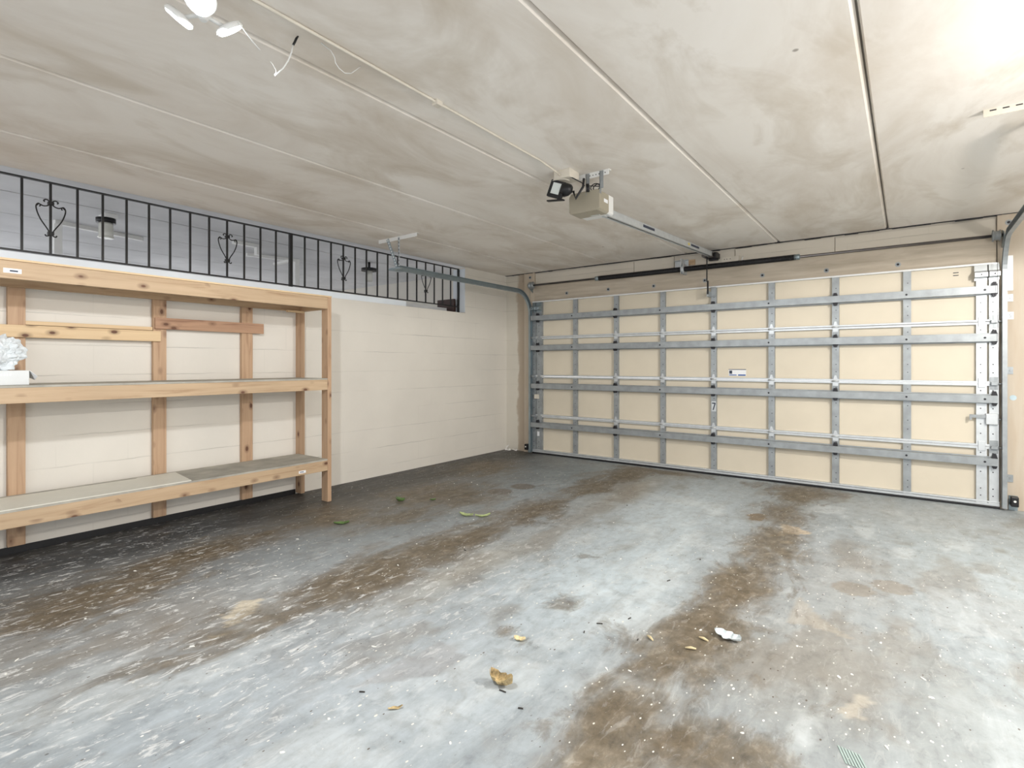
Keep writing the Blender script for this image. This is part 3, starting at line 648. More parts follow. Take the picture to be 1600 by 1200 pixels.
# hinges at section joints, dark clips at the struts
def hinge(x, z):
    m = MB().box(x - 0.022, x + 0.022, -0.007, -0.004, z - 0.045, z - 0.004).prism([(x - 0.022, z + 0.002), (x + 0.022, z + 0.002), (x + 0.008, z + 0.055), (x - 0.008, z + 0.055)], 1, -0.008, -0.004)
    m.cyl((x - 0.03, -0.016, z + 0.002), (x + 0.03, -0.016, z + 0.002), 0.008, 10)
    m.build('hinge', 'galv_bright', D)
for z in JZ[1:4]:
    for x in SX[1:6]: hinge(x, z)
for z in STZ:
    for x in (1.716, 2.871, 4.009):
        m = MB().prism([(x - 0.020, z + 0.031), (x + 0.020, z + 0.031), (x + 0.012, z + 0.062), (x - 0.012, z + 0.062)], 1, -0.045, -0.002)
        m.prism([(x - 0.020, z - 0.031), (x + 0.020, z - 0.031), (x + 0.012, z - 0.056), (x - 0.012, z - 0.056)], 1, -0.045, -0.002)
        m.build('strut_clip', 'dark_bolt', D)
    for x in (0.585, 5.142):
        MB().prism([(x - 0.016, z + 0.031), (x + 0.020, z + 0.031), (x + 0.010, z + 0.065), (x - 0.010, z + 0.065)], 1, -0.045, -0.003).prism([(x - 0.016, z - 0.031), (x + 0.020, z - 0.031), (x + 0.010, z - 0.056), (x - 0.010, z - 0.056)], 1, -0.045, -0.003).build('strut_clip', 'dark_bolt', D)
# roller hinges at the edges
for xe, xt, sg in ((0.52, 0.475, -1), (5.142, 5.195, 1)):
    for z in JZ[1:4]:
        m = MB().box(xe - 0.025, xe + 0.025, -0.012, -0.0035, z - 0.05, z + 0.055).box(xe - 0.02, xe + 0.02, -0.045, -0.012, z - 0.012, z + 0.012)
        m.cyl((xe, -0.035, z), (xt, -0.035, z), 0.005, 8); m.cyl((xt - 0.008 * sg, -0.035, z), (xt + 0.006 * sg, -0.035, z), 0.017, 14)
        m.build('roller_hinge', 'galv', D)
        if sg > 0: MB().box(xe - 0.10, xe - 0.055, -0.012, -0.0035, z - 0.035, z + 0.045).build('hinge', 'galv_bright', D, 0.002)
        else: MB().box(xe + 0.055, xe + 0.10, -0.012, -0.0035, z - 0.035, z + 0.045).build('hinge', 'galv', D, 0.002)
# top roller brackets
for xa, xb, mt in ((5.016, 5.100, 'galv_bright'), (5.108, 5.176, 'galv_bright'), (0.495, 0.545, 'galv_dark'), (0.555, 0.64, 'galv_dark')):
    MB().prism([(-0.004, 1.905), (-0.004, 2.035), (-0.012, 2.035), (-0.020, 1.985), (-0.075, 1.965), (-0.075, 1.930), (-0.012, 1.925), (-0.012, 1.905)], 0, xa, xb).build('top_bracket', [mt], D, 0.001)
    MB().cyl(((xa + xb) / 2, -0.075, 1.948), ((xa + xb) / 2, -0.078, 1.948), 0.006, 8).build('bolt', 'dark_bolt', D)
for x, xs in ((0.52, 1), (5.15, -1)): MB().cyl((x, SY - 0.04, SZ - 0.06), (x - xs * 0.028, -0.045, 0.08), 0.0017, 5).build('lift_cable', 'shaft', D)
# slide latch near the right edge
lt = MB().box(5.088, 5.168, -0.040, -0.004, 0.700, 0.790).build('latch_case', 'galv_bright', D, 0.004)
MB().box(5.000, 5.09, -0.03, -0.018, 0.752, 0.778).box(4.985, 5.0, -0.035, -0.018, 0.735, 0.778).cyl((5.168, -0.022, 0.745), (5.182, -0.022, 0.745), 0.008, 10).build('latch_bolt', 'galv', lt)
MB().box(0.535, 0.60, -0.036, -0.004, 0.74, 0.80).build('latch_case', 'cream_paint', D, 0.004)
# door centre bracket for the arm
MB().box(2.845, 2.897, -0.012, -0.0015, 1.94, 2.04).box(2.828, 2.846, -0.108, -0.012, 1.93, 1.99).build('arm_bracket', 'galv', D, 0.001)
# maker's label
lb = MB().box(3.019, 3.195, 0.0325, 0.0339, 1.078, 1.150).build('maker_label', 'paper', D)
MB().box(3.019, 3.195, 0.0322, 0.0325, 1.143, 1.150).box(3.025, 3.055, 0.0322, 0.0325, 1.100, 1.135).build('label_print', 'ink', lb)
MB().box(3.024, 3.10, 0.0322, 0.0325, 1.082, 1.092).box(3.115, 3.19, 0.0322, 0.0325, 1.080, 1.094).build('label_print', 'blue_ink', lb)
MB().box(4.881, 4.918, 0.0325, 0.0338, 1.990, 1.997).box(4.881, 4.918, 0.0325, 0.0338, 1.967, 1.974).build('vent_slot', 'black', D)
# number tag on the centre stile
tg = MB().box(2.848, 2.898, -0.0025, -0.0012, 0.69, 0.80).build('number_tag', 'galv_bright', D)
MB().box(2.855, 2.892, -0.0032, -0.0026, 0.772, 0.785).prism([(2.880, 0.772), (2.892, 0.772), (2.872, 0.705), (2.860, 0.705)], 1, -0.0032, -0.0026).build('digit_seven', 'ink', tg)
MB().box(0.565, 0.60, -0.0042, -0.0031, 0.24, 0.30).build('small_sticker', 'paper', D)

# ------------------------------------------------------------------ tracks
def sweep_track(m, x, path, open_dir):
    """C-section steel track: web on the outer side, lips towards the door"""
    n = len(path); rings = []
    h2, dp, tk = 0.027, 0.030, 0.004
    # 2D section (u across, v along x)
    s = open_dir
    sec = [(-h2, dp * s), (-h2, 0), (h2, 0), (h2, dp * s), (h2 - tk, dp * s), (h2 - tk, tk * s), (-h2 + tk, tk * s), (-h2 + tk, dp * s)]
    for i, (y, z) in enumerate(path):
        a = path[max(0, i - 1)]; b_ = path[min(n - 1, i + 1)]
        d = Vector((b_[0] - a[0], b_[1] - a[1])).normalized(); nv = Vector((-d.y, d.x))
        rings.append([m.bm.verts.new((x + v, y + nv.x * u, z + nv.y * u)) for u, v in sec])
    k = len(sec)
    for A, B in zip(rings, rings[1:]):
        for j in range(k):
            m.bm.faces.new((A[j], A[(j + 1) % k], B[(j + 1) % k], B[j]))
    m.bm.faces.new(rings[0][::-1]); m.bm.faces.new(rings[-1])
def track_path(yv, zh, R, yend):
    p = [(yv, 0.02), (yv, 0.6), (yv, 1.2), (yv, zh - R)]
    for i in range(1, 13):
        a = i / 12 * PI / 2; p.append((yv - R * (1 - math.cos(a)), zh - R + R * math.sin(a)))
    p.append((yend, zh)); return p
def track(label, x, s, zh, R, yend, mat):
    t = thing('door_track', label, 'track', (x, -0.035, 0))
    m = MB(); sweep_track(m, x, track_path(-0.035, zh, R, yend), s); m.build('track', mat, t)
    m = MB().box(x - 0.004, x - 0.001, -0.03, 0.024, 0.05, 1.8) if s > 0 else MB().box(x + 0.001, x + 0.004, -0.03, 0.024, 0.05, 1.8)
    m.build('wall_angle', mat, t)
    # hanger at the rear end
    y = yend + 0.02
    return t
tl = track('left blue-grey steel door track curving back to a ceiling hanger', 0.462, 1, 2.165, 0.30, -2.36, 'galv_dark')
tr = track('right steel door track rising and curving overhead beside the garage door', 5.218, -1, 2.245, 0.30, -2.55, 'galv')
def perf(m, a, b_, wdt, n, mi=1):
    pass
hy = -2.45
h = MB().box(0.287, 0.838, hy - 0.002, hy + 0.002, C - 0.036, C).box(0.287, 0.838, hy, hy + 0.03, C - 0.003, C).build('ceiling_angle', 'offwhite', tl)
m = MB().tube([(0.415, hy + 0.01, C - 0.02), (0.470, hy + 0.015, 2.29), (0.462, hy + 0.12, 2.165)], 0.0012, 4)
m.bm.free()
def strap(p0, p1, wd, name, mat, parent, nh=10, ax=Vector((1, 0, 0))):
    p0 = Vector(p0); p1 = Vector(p1); d = p1 - p0; ln = d.length
    zq = d.normalized(); xq = ax - zq * ax.dot(zq); xq.normalize(); yq = zq.cross(xq)
    R = Matrix((xq, yq, zq)).transposed().to_4x4(); T = Matrix.Translation(p0) @ R
    m = MB().box(-wd / 2, wd / 2, -0.0015, 0.0015, 0, ln, T).box(-wd / 2, -wd / 2 + 0.003, -wd * .8, 0.0015, 0, ln, T)
    m.mi = 1
    for i in range(nh):
        zc = ln * (i + 0.5) / nh; m.box(-wd * 0.18, wd * 0.18, -0.0022, 0.0022, zc - ln / nh * 0.25, zc + ln / nh * 0.25, T)
    return m.build(name, mat, parent)
strap((0.425, hy - 0.004, C - 0.01), (0.555, hy + 0.0, 2.155), 0.034, 'hanger_brace', ['galv_dark', 'offwhite'], tl, 10)
strap((0.590, hy - 0.004, C - 0.01), (0.592, hy - 0.004, 2.16), 0.022, 'hanger_strap', ['galv_bright', 'dark_bolt'], tl, 8)
MB().box(0.44, 0.605, hy - 0.002, hy + 0.03, 2.135, 2.150).box(0.44, 0.50, hy - 0.002, hy + 0.14, 2.13, 2.138).build('hanger_foot', 'galv_dark', tl)
m = MB().box(4.862, 5.46, -2.475, -2.471, C - 0.036, C).box(4.862, 5.46, -2.471, -2.44, C - 0.003, C); m.mi = 1
for i in range(12): m.box(4.885 + i * 0.047, 4.91 + i * 0.047, -2.4755, -2.4752, C - 0.012, C - 0.006)
m.build('ceiling_angle', ['cream_paint', 'dark_bolt'], tr)
strap((5.25, -2.48, C - 0.01), (5.235, -2.48, 2.24), 0.034, 'hanger_brace', ['galv', 'dark_bolt'], tr, 8)
# jamb brackets on the right track
for z in (0.26, 1.15, 1.75): MB().box(5.222, 5.262, 0.018, 0.0245, z - 0.03, z + 0.03).box(5.222, 5.226, -0.03, 0.0245, z - 0.02, z + 0.02).cyl((5.245, 0.018, z), (5.245, 0.012, z), 0.007, 8).build('jamb_bracket', 'galv', tr)
for z in (0.5, 1.1, 1.7): MB().box(0.418, 0.458, 0.018, 0.0245, z - 0.03, z + 0.03).box(0.455, 0.459, -0.03, 0.0245, z - 0.02, z + 0.02).build('jamb_bracket', 'galv_dark', tl)
# photo-eye sensors at the floor
def sensor(x, s, label):
    t = thing('safety_sensor', label, 'sensor', (x, -0.03, 0))
    MB().box(x - 0.024, x + 0.024, -0.075, -0.025, 0.045, 0.125).build('sensor_body', 'black', t, 0.006)
    MB().box(x - 0.028, x + 0.028, -0.025, 0.0245, 0.05, 0.056).box(x - 0.028, x + 0.028, 0.019, 0.0245, 0.0, 0.12).build('sensor_bracket', 'galv_dark', t)
    MB().cyl((x, -0.0755, 0.09), (x, -0.079, 0.09), 0.009, 12).build('sensor_lens', 'offwhite', t)
    return t
sensor(0.425, 1, 'black door sensor at the floor by the left door track')
sensor(5.262, -1, 'black door sensor at the floor by the right door track')
# bits fixed on the right jamb
tag(bx('wall_plate', 'white_metal', (5.226, 5.262, 0.015, 0.0245, 1.81, 2.10), bev=0.002, origin=(5.244, 0.02, 1.81)), 'tall narrow white plate on the right jamb beside the track', 'plate')
t = thing('wall_tag', 'small white tag with black mark on the right jamb', 'tag', (5.245, 0.02, 1.573))
MB().box(5.226, 5.266, 0.0225, 0.0245, 1.573, 1.634).build('card', 'paper', t)
MB().tube([(5.252, 0.0218, 1.615), (5.243, 0.0218, 1.618), (5.240, 0.0218, 1.608), (5.250, 0.0218, 1.600), (5.248, 0.0218, 1.59), (5.238, 0.0218, 1.592)], 0.0012, 5).build('mark', 'ink', t)
tag(MB().cyl((5.262, 0.0243, 0.926), (5.262, 0.022, 0.926), 0.022, 24).build('round_sticker', 'bluedot', origin=(5.262, 0.023, 0.926)), 'round pale blue sticker on the right jamb', 'sticker')
# torn flakes in the far left corner
m = MB()
for i in range(9):
    x = random.uniform(0.02, 0.24); z0 = 0.0; y = random.uniform(-0.03, 0.05)
    h_ = random.uniform(0.015, 0.03) if i > 2 else random.uniform(0.05, 0.09)
    a = [m.bm.verts.new((x + random.uniform(-.03, .03), y + random.uniform(-.015, .015), z)) for z in (0.002, h_ * .6, h_, 0.004, h_ * .3)]
    m.bm.faces.new(a[:3]); m.bm.faces.new((a[0], a[3], a[1])); m.bm.faces.new((a[1], a[3], a[4]))
tag(m.build('paint_flakes', 'flake', origin=(0.1, 0, 0)), 'torn white flakes heaped in the corner left of the garage door', 'debris')['kind'] = 'stuff'

# ------------------------------------------------------------------ shelf unit
S = thing('wooden_shelf_unit', 'large pine shelf unit with three shelves built against the block wall', 'shelf unit', (0.25, -4.6, 0))
YR = -3.147; YL = -6.4
MB().box(0.411, 0.5, YR - 0.038, YR, 0, 1.80).build('front_post', 'pine_z', S, 0.002)
MB().box(0.411, 0.5, YL, YL + 0.038, 0, 1.80).build('front_post', 'pine_z', S, 0.002)
MB().box(0.001, 0.09, YR - 0.038, YR, 0.012, 1.78).build('rear_post', 'pine_z', S, 0.002)
for ya, yb in ((-5.163, -5.078), (-4.360, -4.272), (-3.700, -3.608)):
    MB().box(0.001, 0.039, ya, yb, 0.052, 1.782).build('rear_post', 'pine_z', S, 0.002)
MB().box(0.001, 0.039, YL, YL + 0.089, 0.05, 1.782).build('rear_post', 'pine_z', S, 0.002)
beams = ((1.685, 1.786), (0.978, 1.067), (0.274, 0.363))
for i, (a, b_) in enumerate(beams):
    MB().box(0.462, 0.5, YL, YR - 0.0385, a, b_).build('front_beam', 'pine_y', S, 0.002)
    MB().box(0.0395, 0.077, YL, YR - 0.0385, a, b_ - 0.001).build('rear_beam', 'pine_y', S, 0.002)
    MB().box(0.0905, 0.4105, YR - 0.038, YR - 0.001, a, b_ - 0.001).build('end_beam', 'pine_x', S, 0.002)
MB().box(0.002, 0.505, YL, YR + 0.0, 1.787, 1.799).build('shelf_board', 'pine_light', S)
# mid and low boards are notched around the posts: laid in front of them
MB().box(0.0405, 0.4995, YL, YR - 0.039, 1.0675, 1.080).build('shelf_board', 'ply', S)
MB().box(0.0405, 0.4995, YL, YR - 0.039, 0.3635, 0.376).build('shelf_board', 'ply', S)
MB().box(0.04, 0.062, YL, -4.318, 1.372, 1.450).build('cross_board', 'pine_light', S, 0.002)
MB().box(0.006, 0.030, -5.077, -4.362, 1.455, 1.480).build('batten', 'pine_light', S, 0.001)
MB().box(0.0395, 0.058, -4.354, -3.52, 1.466, 1.552).build('cross_board', 'pine_stained', S, 0.002)['label'] = 'stained knotty cross board'
st = MB().box(0.5002, 0.501, -5.262, -5.185, 1.716, 1.742).build('stock_sticker', 'paper', S)
MB().box(0.501, 0.5014, -5.235, -5.20, 1.724, 1.733).build('sticker_print', 'ink', st)
st = MB().box(0.5002, 0.501, -3.46, -3.395, 0.290, 0.312).build('stock_sticker', 'paper', S)
MB().box(0.501, 0.5014, -3.45, -3.415, 0.298, 0.304).build('sticker_print', 'ink', st)
MB().box(0.12, 0.15, -3.35, -3.19, 1.668, 1.684).build('small_block', 'pine_light', S)
# white panel lying on the low shelf, with a slot cut out
t = MB().prism([(0.115, -6.2), (0.497, -6.2), (0.497, -4.285), (0.10, -4.235), (0.10, -4.48), (0.125, -4.50), (0.115, -5.0)], 2, 0.3765, 0.3825).build('hardboard_sheet', 'hardboard', origin=(0.3, -5, 0.3765))
tag(t, 'white hardboard panel lying on the lowest shelf', 'panel')
# carton and bag on the middle shelf
t = thing('white_carton', 'low white carton lying on the middle shelf at the left', 'carton', (0.33, -5.25, 1.0802))
cx0, cx1, cy0, cy1, cz0, cz1 = 0.24, 0.42, -5.50, -5.135, 1.0802, 1.165
MB().box(cx0, cx1, cy0, cy1, cz0, cz1).build('carton_body', 'carton', t, 0.004)
m = MB(); vs = [m.bm.verts.new(p) for p in ((cx0 + .01, cy1 + .0015, cz1), (cx1 - .005, cy1 + .0015, cz1), (cx1 + 0.01, cy1 + 0.035, cz0 + 0.05), (cx1 - .02, cy1 + 0.028, cz0 + 0.03), (cx0 + .03, cy1 + 0.03, cz0 + 0.04))]
m.bm.faces.new(vs); fl = m.build('flap', 'paper', t)
sd = fl.modifiers.new('thick', 'SOLIDIFY'); sd.thickness = 0.002
m = MB()
for i in range(7): m.box(cx1 + 0.0002, cx1 + 0.0006, -5.30 + i * 0.013, -5.292 + i * 0.013, 1.135, 1.147)
m.build('faint_print', 'paper', t)
# crumpled bag
bm = bmesh.new(); bmesh.ops.create_icosphere(bm, subdivisions=5, radius=1)
for v in bm.verts:
    p = v.co.copy(); n1 = mnoise.noise(p * 1.6 + Vector((3, 1, 2))); n2 = abs(mnoise.noise(p * 3.8)); n3 = abs(mnoise.noise(p * 9 + Vector((1, 5, 2))))
    r = 1 + 0.35 * n1 + 0.40 * (n2 - 0.2) + 0.08 * (n3 - 0.2)
    v.co = Vector((p.x * 0.075 * r, p.y * 0.115 * r, (p.z * 0.095 if p.z < 0 else p.z * 0.115) * r))
zmin = min(v.co.z for v in bm.verts)
for v in bm.verts: v.co.z = max(v.co.z - zmin - 0.012, 0)
me = bpy.data.meshes.new('crumpled_bag'); bm.to_mesh(me); bm.free(); me.materials.append(M['bag'])
o = bpy.data.objects.new('crumpled_bag', me); COL.objects.link(o); o.location = (0.325, -5.265, 1.1655)
tag(o, 'crumpled white plastic bag on top of the white carton', 'bag')

# ------------------------------------------------------------------ railing on the low wall
Rl = thing('iron_railing', 'black wrought iron railing with scroll ornaments above the block wall', 'railing', (-0.1, -3.2, 1.92))
RX = -0.1; ZB, ZT = 1.945, 2.425
bar = lambda i: -5.07 + 0.1458 * i
MB().box(RX - 0.013, RX + 0.013, -6.6, bar(29), ZT, ZT + 0.010).build('top_rail', 'black_iron', Rl)
MB().box(RX - 0.013, RX + 0.013, -6.6, bar(29), ZB - 0.005, ZB + 0.005).build('bottom_rail', 'black_iron', Rl)
for i in range(-10, 29):
    if i == 13: continue
    y = bar(i); MB().box(RX - 0.0065, RX + 0.0065, y - 0.0065, y + 0.0065, ZB + 0.005, ZT).build('baluster', 'black_iron', Rl)
MB().box(RX - 0.014, RX + 0.014, bar(13) - 0.014, bar(13) + 0.014, 1.926, ZT - 0.0).build('post', 'black_iron', Rl)
MB().box(RX - 0.012, RX + 0.012, bar(29) - 0.012, bar(29) + 0.012, 1.861, ZT).build('post', 'black_iron', Rl)
def scroll(y0):
    m = MB(); zb, zt = 2.083, 2.290
    def crv(pts, r=0.0042):
        # Catmull-Rom smoothing
        P = [Vector((0, a, b_)) for a, b_ in pts]; P = [2 * P[0] - P[1]] + P + [2 * P[-1] - P[-2]]; out = []
        for i in range(1, len(P) - 2):
            for k in range(5):
                t_ = k / 5; out.append(0.5 * ((2 * P[i]) + (P[i + 1] - P[i - 1]) * t_ + (2 * P[i - 1] - 5 * P[i] + 4 * P[i + 1] - P[i + 2]) * t_ ** 2 + (3 * P[i] - P[i - 1] - 3 * P[i + 1] + P[i + 2]) * t_ ** 3))
        out.append(P[-2])
        for s in (1, -1): m.tube([(RX + 0.012, y0 + s * p.y, p.z) for p in out], r, 6)
    crv([(0.004, zb), (0.022, zb + 0.035), (0.055, zb + 0.09), (0.073, zb + 0.14), (0.077, zb + 0.175), (0.066, zb + 0.192), (0.056, zb + 0.183), (0.060, zb + 0.172)])
    crv([(0.004, zt - 0.004), (0.018, zt - 0.020), (0.040, zt - 0.026), (0.062, zt - 0.018), (0.074, zt - 0.03)])
    crv([(0.006, zt), (0.012, zt + 0.014), (0.026, zt + 0.020), (0.038, zt + 0.010), (0.032, zt + 0.002)])
    crv([(0.006, zb), (0.012, zb - 0.014), (0.026, zb - 0.018), (0.031, zb - 0.008)])
    m.box(RX - 0.009, RX + 0.018, y0 - 0.016, y0 + 0.016, zb - 0.008, zb + 0.014); m.box(RX - 0.009, RX + 0.018, y0 - 0.016, y0 + 0.016, zt - 0.010, zt + 0.008)
    m.build('scroll_ornament', 'black_iron', Rl)
for i in (-7, 1, 9, 17, 25): scroll(bar(i))

# ------------------------------------------------------------------ things in the neighbouring bay
t = thing('jar_light', 'black-collared ribbed glass lamp hanging beyond the railing', 'lamp', (-2.30, -3.98, 2.8))
MB().box(-2.40, -2.20, -4.02, -3.90, 2.755, 2.80).build('mount_box', 'offwhite', t, 0.004)
MB().cyl((-2.30, -3.98, 2.755), (-2.30, -3.98, 2.705), 0.088, 24).build('collar', 'black', t)
MB().lathe([(0.062, 0), (0.066, -0.02), (0.062, -0.03), (0.066, -0.05), (0.062, -0.07), (0.066, -0.09), (0.064, -0.13), (0.075, -0.15), (0.06, -0.16)], (-2.30, -3.98, 2.705), 24).build('glass_jar', 'glass_jar', t)
def hanger(label, pts, post):
    t = thing('ceiling_hanger', label, 'hanger', (post[0], post[1], 2.8))
    (xa, ya), (xb, yb) = pts
    A = Vector((xa, ya, 2.78)); d = Vector((xb - xa, yb - ya, 0)); R = Matrix.Translation(A) @ d.to_track_quat('Y', 'Z').to_matrix().to_4x4()
    MB().box(-0.03, 0.03, 0, d.length, -0.025, 0.019, R).build('beam', 'offwhite', t)
    MB().box(post[0] - 0.035, post[0] + 0.035, post[1] - 0.035, post[1] + 0.035, post[2], 2.755).build('drop_post', 'offwhite', t)
    return t
hanger('white wooden drop post and beam left of the hanging glass lamp', ((-3.01, -4.25), (-3.18, -3.35)), (-3.01, -4.22, 2.42))
hanger('white wooden beam with drop post beyond the middle railing post', ((-3.04, -2.10), (-2.88, -1.38)), (-2.89, -1.42, 2.40))
t = hanger('small white bracket beyond the railing behind the second scroll', ((-2.4, -2.6), (-2.4, -2.25)), (-2.4, -2.27, 2.66))
MB().box(-2.6, -2.2, -1.95, -1.90, 2.60, 2.63).build('cross_arm', 'offwhite', t)
t = thing('pendant_light', 'small black-capped light hanging beyond the right part of the railing', 'lamp', (-2.2, -0.6, 2.8))
m = MB(); m.cyl((-2.2, -0.6, 2.8), (-2.2, -0.6, 2.70), 0.02, 10); m.cyl((-2.2, -0.6, 2.70), (-2.2, -0.6, 2.66), 0.12, 20); m.build('cap', 'black', t)
MB().cyl((-2.2, -0.6, 2.66), (-2.2, -0.6, 2.50), 0.05, 16).build('glass', 'glass_jar', t)
tag(MB().box(-0.42, -0.125, -0.90, -0.87, 1.55, 2.045).build('brown_board', 'brown_board', origin=(-0.27, -0.88, 1.55)), 'dark brown board standing behind the right end of the railing', 'board')
t_ = MB().box(-0.34, -0.205, -1.77, -0.95, 0.5, 1.925).build('grey_ledge', 'far_floor', origin=(-0.27, -1.3, 0.5))
tag(t_, 'grey ledge behind the right end of the railing', 'ledge')

# ------------------------------------------------------------------ loose wires at the ceiling
t = thing('loose_wire', 'loose white wire with black taped end hanging from the ceiling', 'wire', (2.7, -4.82, C))
MB().tube([(2.7, -4.815, C), (2.7, -4.822, 2.438), (2.7, -4.829, 2.42), (2.7, -4.836, 2.405)], [0.003, 0.0045, 0.0045, 0.004], 6).build('tape', 'black', t)
MB().tube([(2.7, -4.836, 2.406), (2.7, -4.842, 2.375), (2.7, -4.855, 2.338), (2.7, -4.875, 2.300), (2.7, -4.895, 2.275), (2.7, -4.908, 2.260)], 0.0028, 6).build('wire', 'offwhite', t)
MB().tube([(2.7, -4.906, 2.262), (2.7, -4.903, 2.280), (2.7, -4.915, 2.295), (2.7, -4.924, 2.303)], 0.0012, 5).build('strand', 'offwhite', t)
o = MB().tube([(2.735, -4.74, C - 0.001), (2.725, -4.69, 2.445), (2.72, -4.668, 2.43), (2.72, -4.664, 2.41), (2.72, -4.647, 2.395), (2.72, -4.620, 2.388), (2.72, -4.590, 2.400), (2.72, -4.565, 2.425), (2.725, -4.545, C - 0.001)], 0.0018, 6).build('wire_loop', 'offwhite', origin=(2.72, -4.6, C))
tag(o, 'thin white wire looping down from the ceiling beside the conduit', 'wire')

# ------------------------------------------------------------------ litter on the floor
def leaf(name, mat, loc, L_, W_, rz, curl, label, cat='leaf', lobes=0, seed=0):
    rnd = random.Random(seed); bm = bmesh.new(); nu, nv = 14, 6; grid = []
    for i in range(nu + 1):
        u = i / nu; wdt = W_ * (math.sin(PI * min(1, u * 0.94 + 0.03)) ** 0.7)
        if lobes: wdt *= 0.55 + 0.55 * abs(math.sin(lobes * PI * u))
        row = []
        for j in range(-nv // 2, nv // 2 + 1):
            v = j / (nv / 2); x = (u - 0.5) * L_; y = v * wdt * 0.5
            z = 0.004 + curl * (v * v * W_ * 0.5 + (u - 0.5) ** 2 * L_ * 0.9) + 0.004 * mnoise.noise(Vector((x * 60, y * 60, seed)))
            row.append(bm.verts.new((x, y, z)))
        grid.append(row)
    for i in range(nu):
        for j in range(nv): bm.faces.new((grid[i][j], grid[i + 1][j], grid[i + 1][j + 1], grid[i][j + 1]))
    zm = min(v.co.z for v in bm.verts)
    for v in bm.verts: v.co.z += 0.0025 - zm
    me = bpy.data.meshes.new(name); bm.to_mesh(me); bm.free(); me.materials.append(M[mat])
    o = bpy.data.objects.new(name, me); COL.objects.link(o); o.location = (loc[0], loc[1], 0); o.rotation_euler.z = rz
    sd = o.modifiers.new('thick', 'SOLIDIFY'); sd.thickness = 0.0015
    return tag(o, label, cat)
leaf('dry_leaf', 'leaf_dry', (3.34, -4.38), 0.095, 0.06, 0.1, 0.9, 'curled yellow-brown dry leaf in the front middle of the floor', lobes=3, seed=1)
leaf('green_leaf', 'leaf_green', (1.15, -3.51), 0.11, 0.05, 0.9, 0.4, 'dark green leaf on the dark floor nearest the shelf unit', seed=2)
leaf('green_leaf', 'leaf_green', (0.99, -2.79), 0.09, 0.06, 0.2, 0.7, 'curled dark green leaf right of the shelf leg near the wall', seed=3)
leaf('green_leaf', 'leaf_lime', (1.76, -2.79), 0.12, 0.05, 0.2, 0.5, 'pale green leaf, left one of the touching pair on the floor', seed=4)
leaf('green_leaf', 'leaf_lime', (1.88, -2.73), 0.12, 0.035, 0.9, 0.6, 'pale green leaf, right one of the touching pair on the floor', seed=5)
leaf('green_leaf', 'leaf_green', (1.20, -2.60), 0.05, 0.03, 1.2, 0.6, 'tiny dark leaf behind the curled green leaf', seed=6)
leaf('yellow_leaf', 'straw', (3.21, -4.08), 0.05, 0.03, 0.4, 0.6, 'small yellow scrap of leaf behind the curled dry leaf', lobes=2, seed=7)
leaf('silver_leaf', 'leaf_grey', (3.93, -3.52), 0.115, 0.075, -0.2, 0.35, 'silvery grey lobed leaf on the right tyre track', lobes=3, seed=8)
leaf('orange_leaf', 'leaf_dry', (3.13, -4.71), 0.05, 0.014, 0.9, 0.2, 'thin flat orange leaf scrap in the front left of the floor', seed=9)
for k, ((x, y), lb_) in enumerate((((3.66, -3.73), 'stubby tan pod, first left of the silvery leaf row'), ((3.83, -3.71), 'slim tan pod lying in front of the silvery leaf'), ((3.85, -3.60), 'pale curled pod just left of the silvery leaf'))):
    r_ = random.Random(k); a = r_.uniform(0, 3)
    m = MB().tube([(x - 0.022 * math.cos(a), y - 0.022 * math.sin(a), 0.0062), (x, y + 0.002, 0.0075), (x + 0.022 * math.cos(a), y + 0.022 * math.sin(a), 0.0062)], [0.003, 0.0060, 0.003], 8)
    tag(m.build('seed_pod', 'straw', origin=(x, y, 0)), lb_, 'seed pod')
def bit(x, y, l, wd, h_, rz, seed):
    rnd = random.Random(seed); n = 9
    m = MB(); ca, sa = math.cos(rz), math.sin(rz); P = []
    for i in range(n):
        a = 2 * PI * i / n; r = rnd.uniform(0.7, 1.15); u = l * r * math.cos(a); v = wd * r * math.sin(a); P.append((u * ca - v * sa, u * sa + v * ca))
    A = [m.bm.verts.new((x + p[0], y + p[1], 0.0006)) for p in P]; B = [m.bm.verts.new((x + p[0] * .85, y + p[1] * .85, h_ + rnd.uniform(-.3, .3) * h_)) for p in P]
    for i in range(n): m.bm.faces.new((A[i], A[(i + 1) % n], B[(i + 1) % n], B[i]))
    m.bm.faces.new(A[::-1]); m.bm.faces.new(B)
    return m
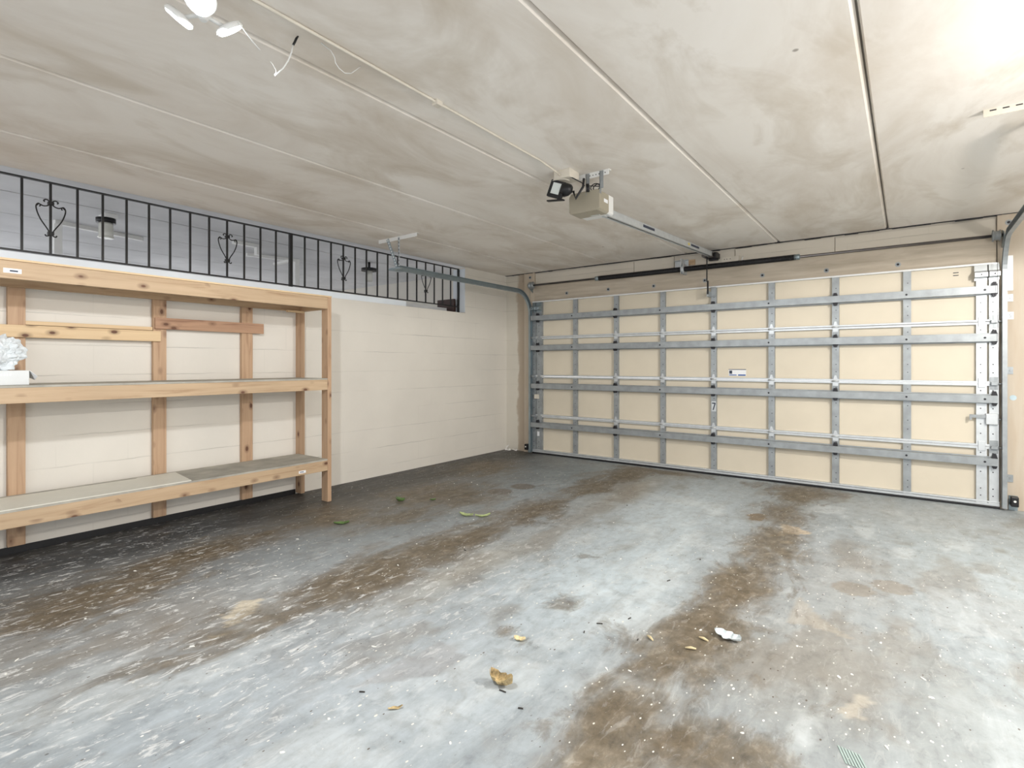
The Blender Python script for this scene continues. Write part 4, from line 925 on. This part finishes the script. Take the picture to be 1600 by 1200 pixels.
CH = [(3.4, -4.72), (3.69, -4.01), (4.13, -4.12), (4.51, -3.92), (4.35, -3.57), (4.61, -3.39), (4.63, -3.52), (4.39, -3.52), (2.99, -4.88), (1.28, -4.08), (1.38, -4.0), (2.12, -3.81), (2.2, -4.16), (1.93, -3.48), (2.23, -3.34), (2.74, -4.49), (2.39, -3.67), (1.87, -2.83), (1.68, -4.33), (1.66, -5.42), (1.76, -5.47), (1.45, -5.14), (3.01, -5.06), (2.58, -5.29), (2.12, -4.95), (3.61, -4.05), (4.47, -3.17), (4.44, -3.27), (4.67, -3.15), (0.96, -4.78), (1.62, -4.74), (1.08, -3.0), (1.3, -2.5), (1.42, -2.2), (0.9, -2.0), (1.0, -1.85), (1.12, -1.9), (0.8, -1.6), (1.5, -3.7), (1.75, -3.9), (1.2, -3.9)]
for k, (x, y) in enumerate(CH):
    r_ = random.Random(100 + k)
    o = bit(x, y, r_.uniform(0.005, 0.013), r_.uniform(0.003, 0.006), 0.003, r_.uniform(0, 3), k).build('debris_chip', 'chip', origin=(x, y, 0))
    tag(o, 'tiny pale chip of debris lying on the garage floor', 'debris', 'pale chips scattered on the floor')
TW = [(3.54, -2.64), (3.5, -3.07), (2.27, -3.38), (3.37, -4.41), (3.48, -4.45), (2.96, -4.72), (3.51, -3.61), (3.4, -3.85), (3.42, -3.74), (2.65, -1.74), (3.62, -3.77)]
for k, (x, y) in enumerate(TW):
    r_ = random.Random(300 + k); a = r_.uniform(0, 3.1); l = r_.uniform(0.005, 0.014)
    o = MB().tube([(x - l * math.cos(a), y - l * math.sin(a), 0.0026), (x, y, 0.0034), (x + l * math.cos(a), y + l * math.sin(a), 0.0026)], 0.0024, 6).build('twig', 'twig', origin=(x, y, 0))
    tag(o, 'tiny dark twig lying on the garage floor', 'twig', 'dark twigs scattered on the floor')
m = MB()
for i in range(7):
    a = 4.385 + i * 0.009; vs = [m.bm.verts.new(p) for p in ((a, -4.0 - i * .001, 0.001), (a + 0.005, -4.0 - i * .001, 0.001), (a + 0.033, -4.075, 0.001), (a + 0.028, -4.075, 0.001))]
    m.bm.faces.new(vs)
M['teal'] = plain('pale_teal_scrap', (0.36, 0.46, 0.43), 0.6, 0, 0.05)
o = m.build('striped_scrap', 'teal', origin=(4.41, -4.04, 0)); sd = o.modifiers.new('thick', 'SOLIDIFY'); sd.thickness = 0.001
tag(o, 'pale green striped scrap on the floor at the front right', 'scrap')
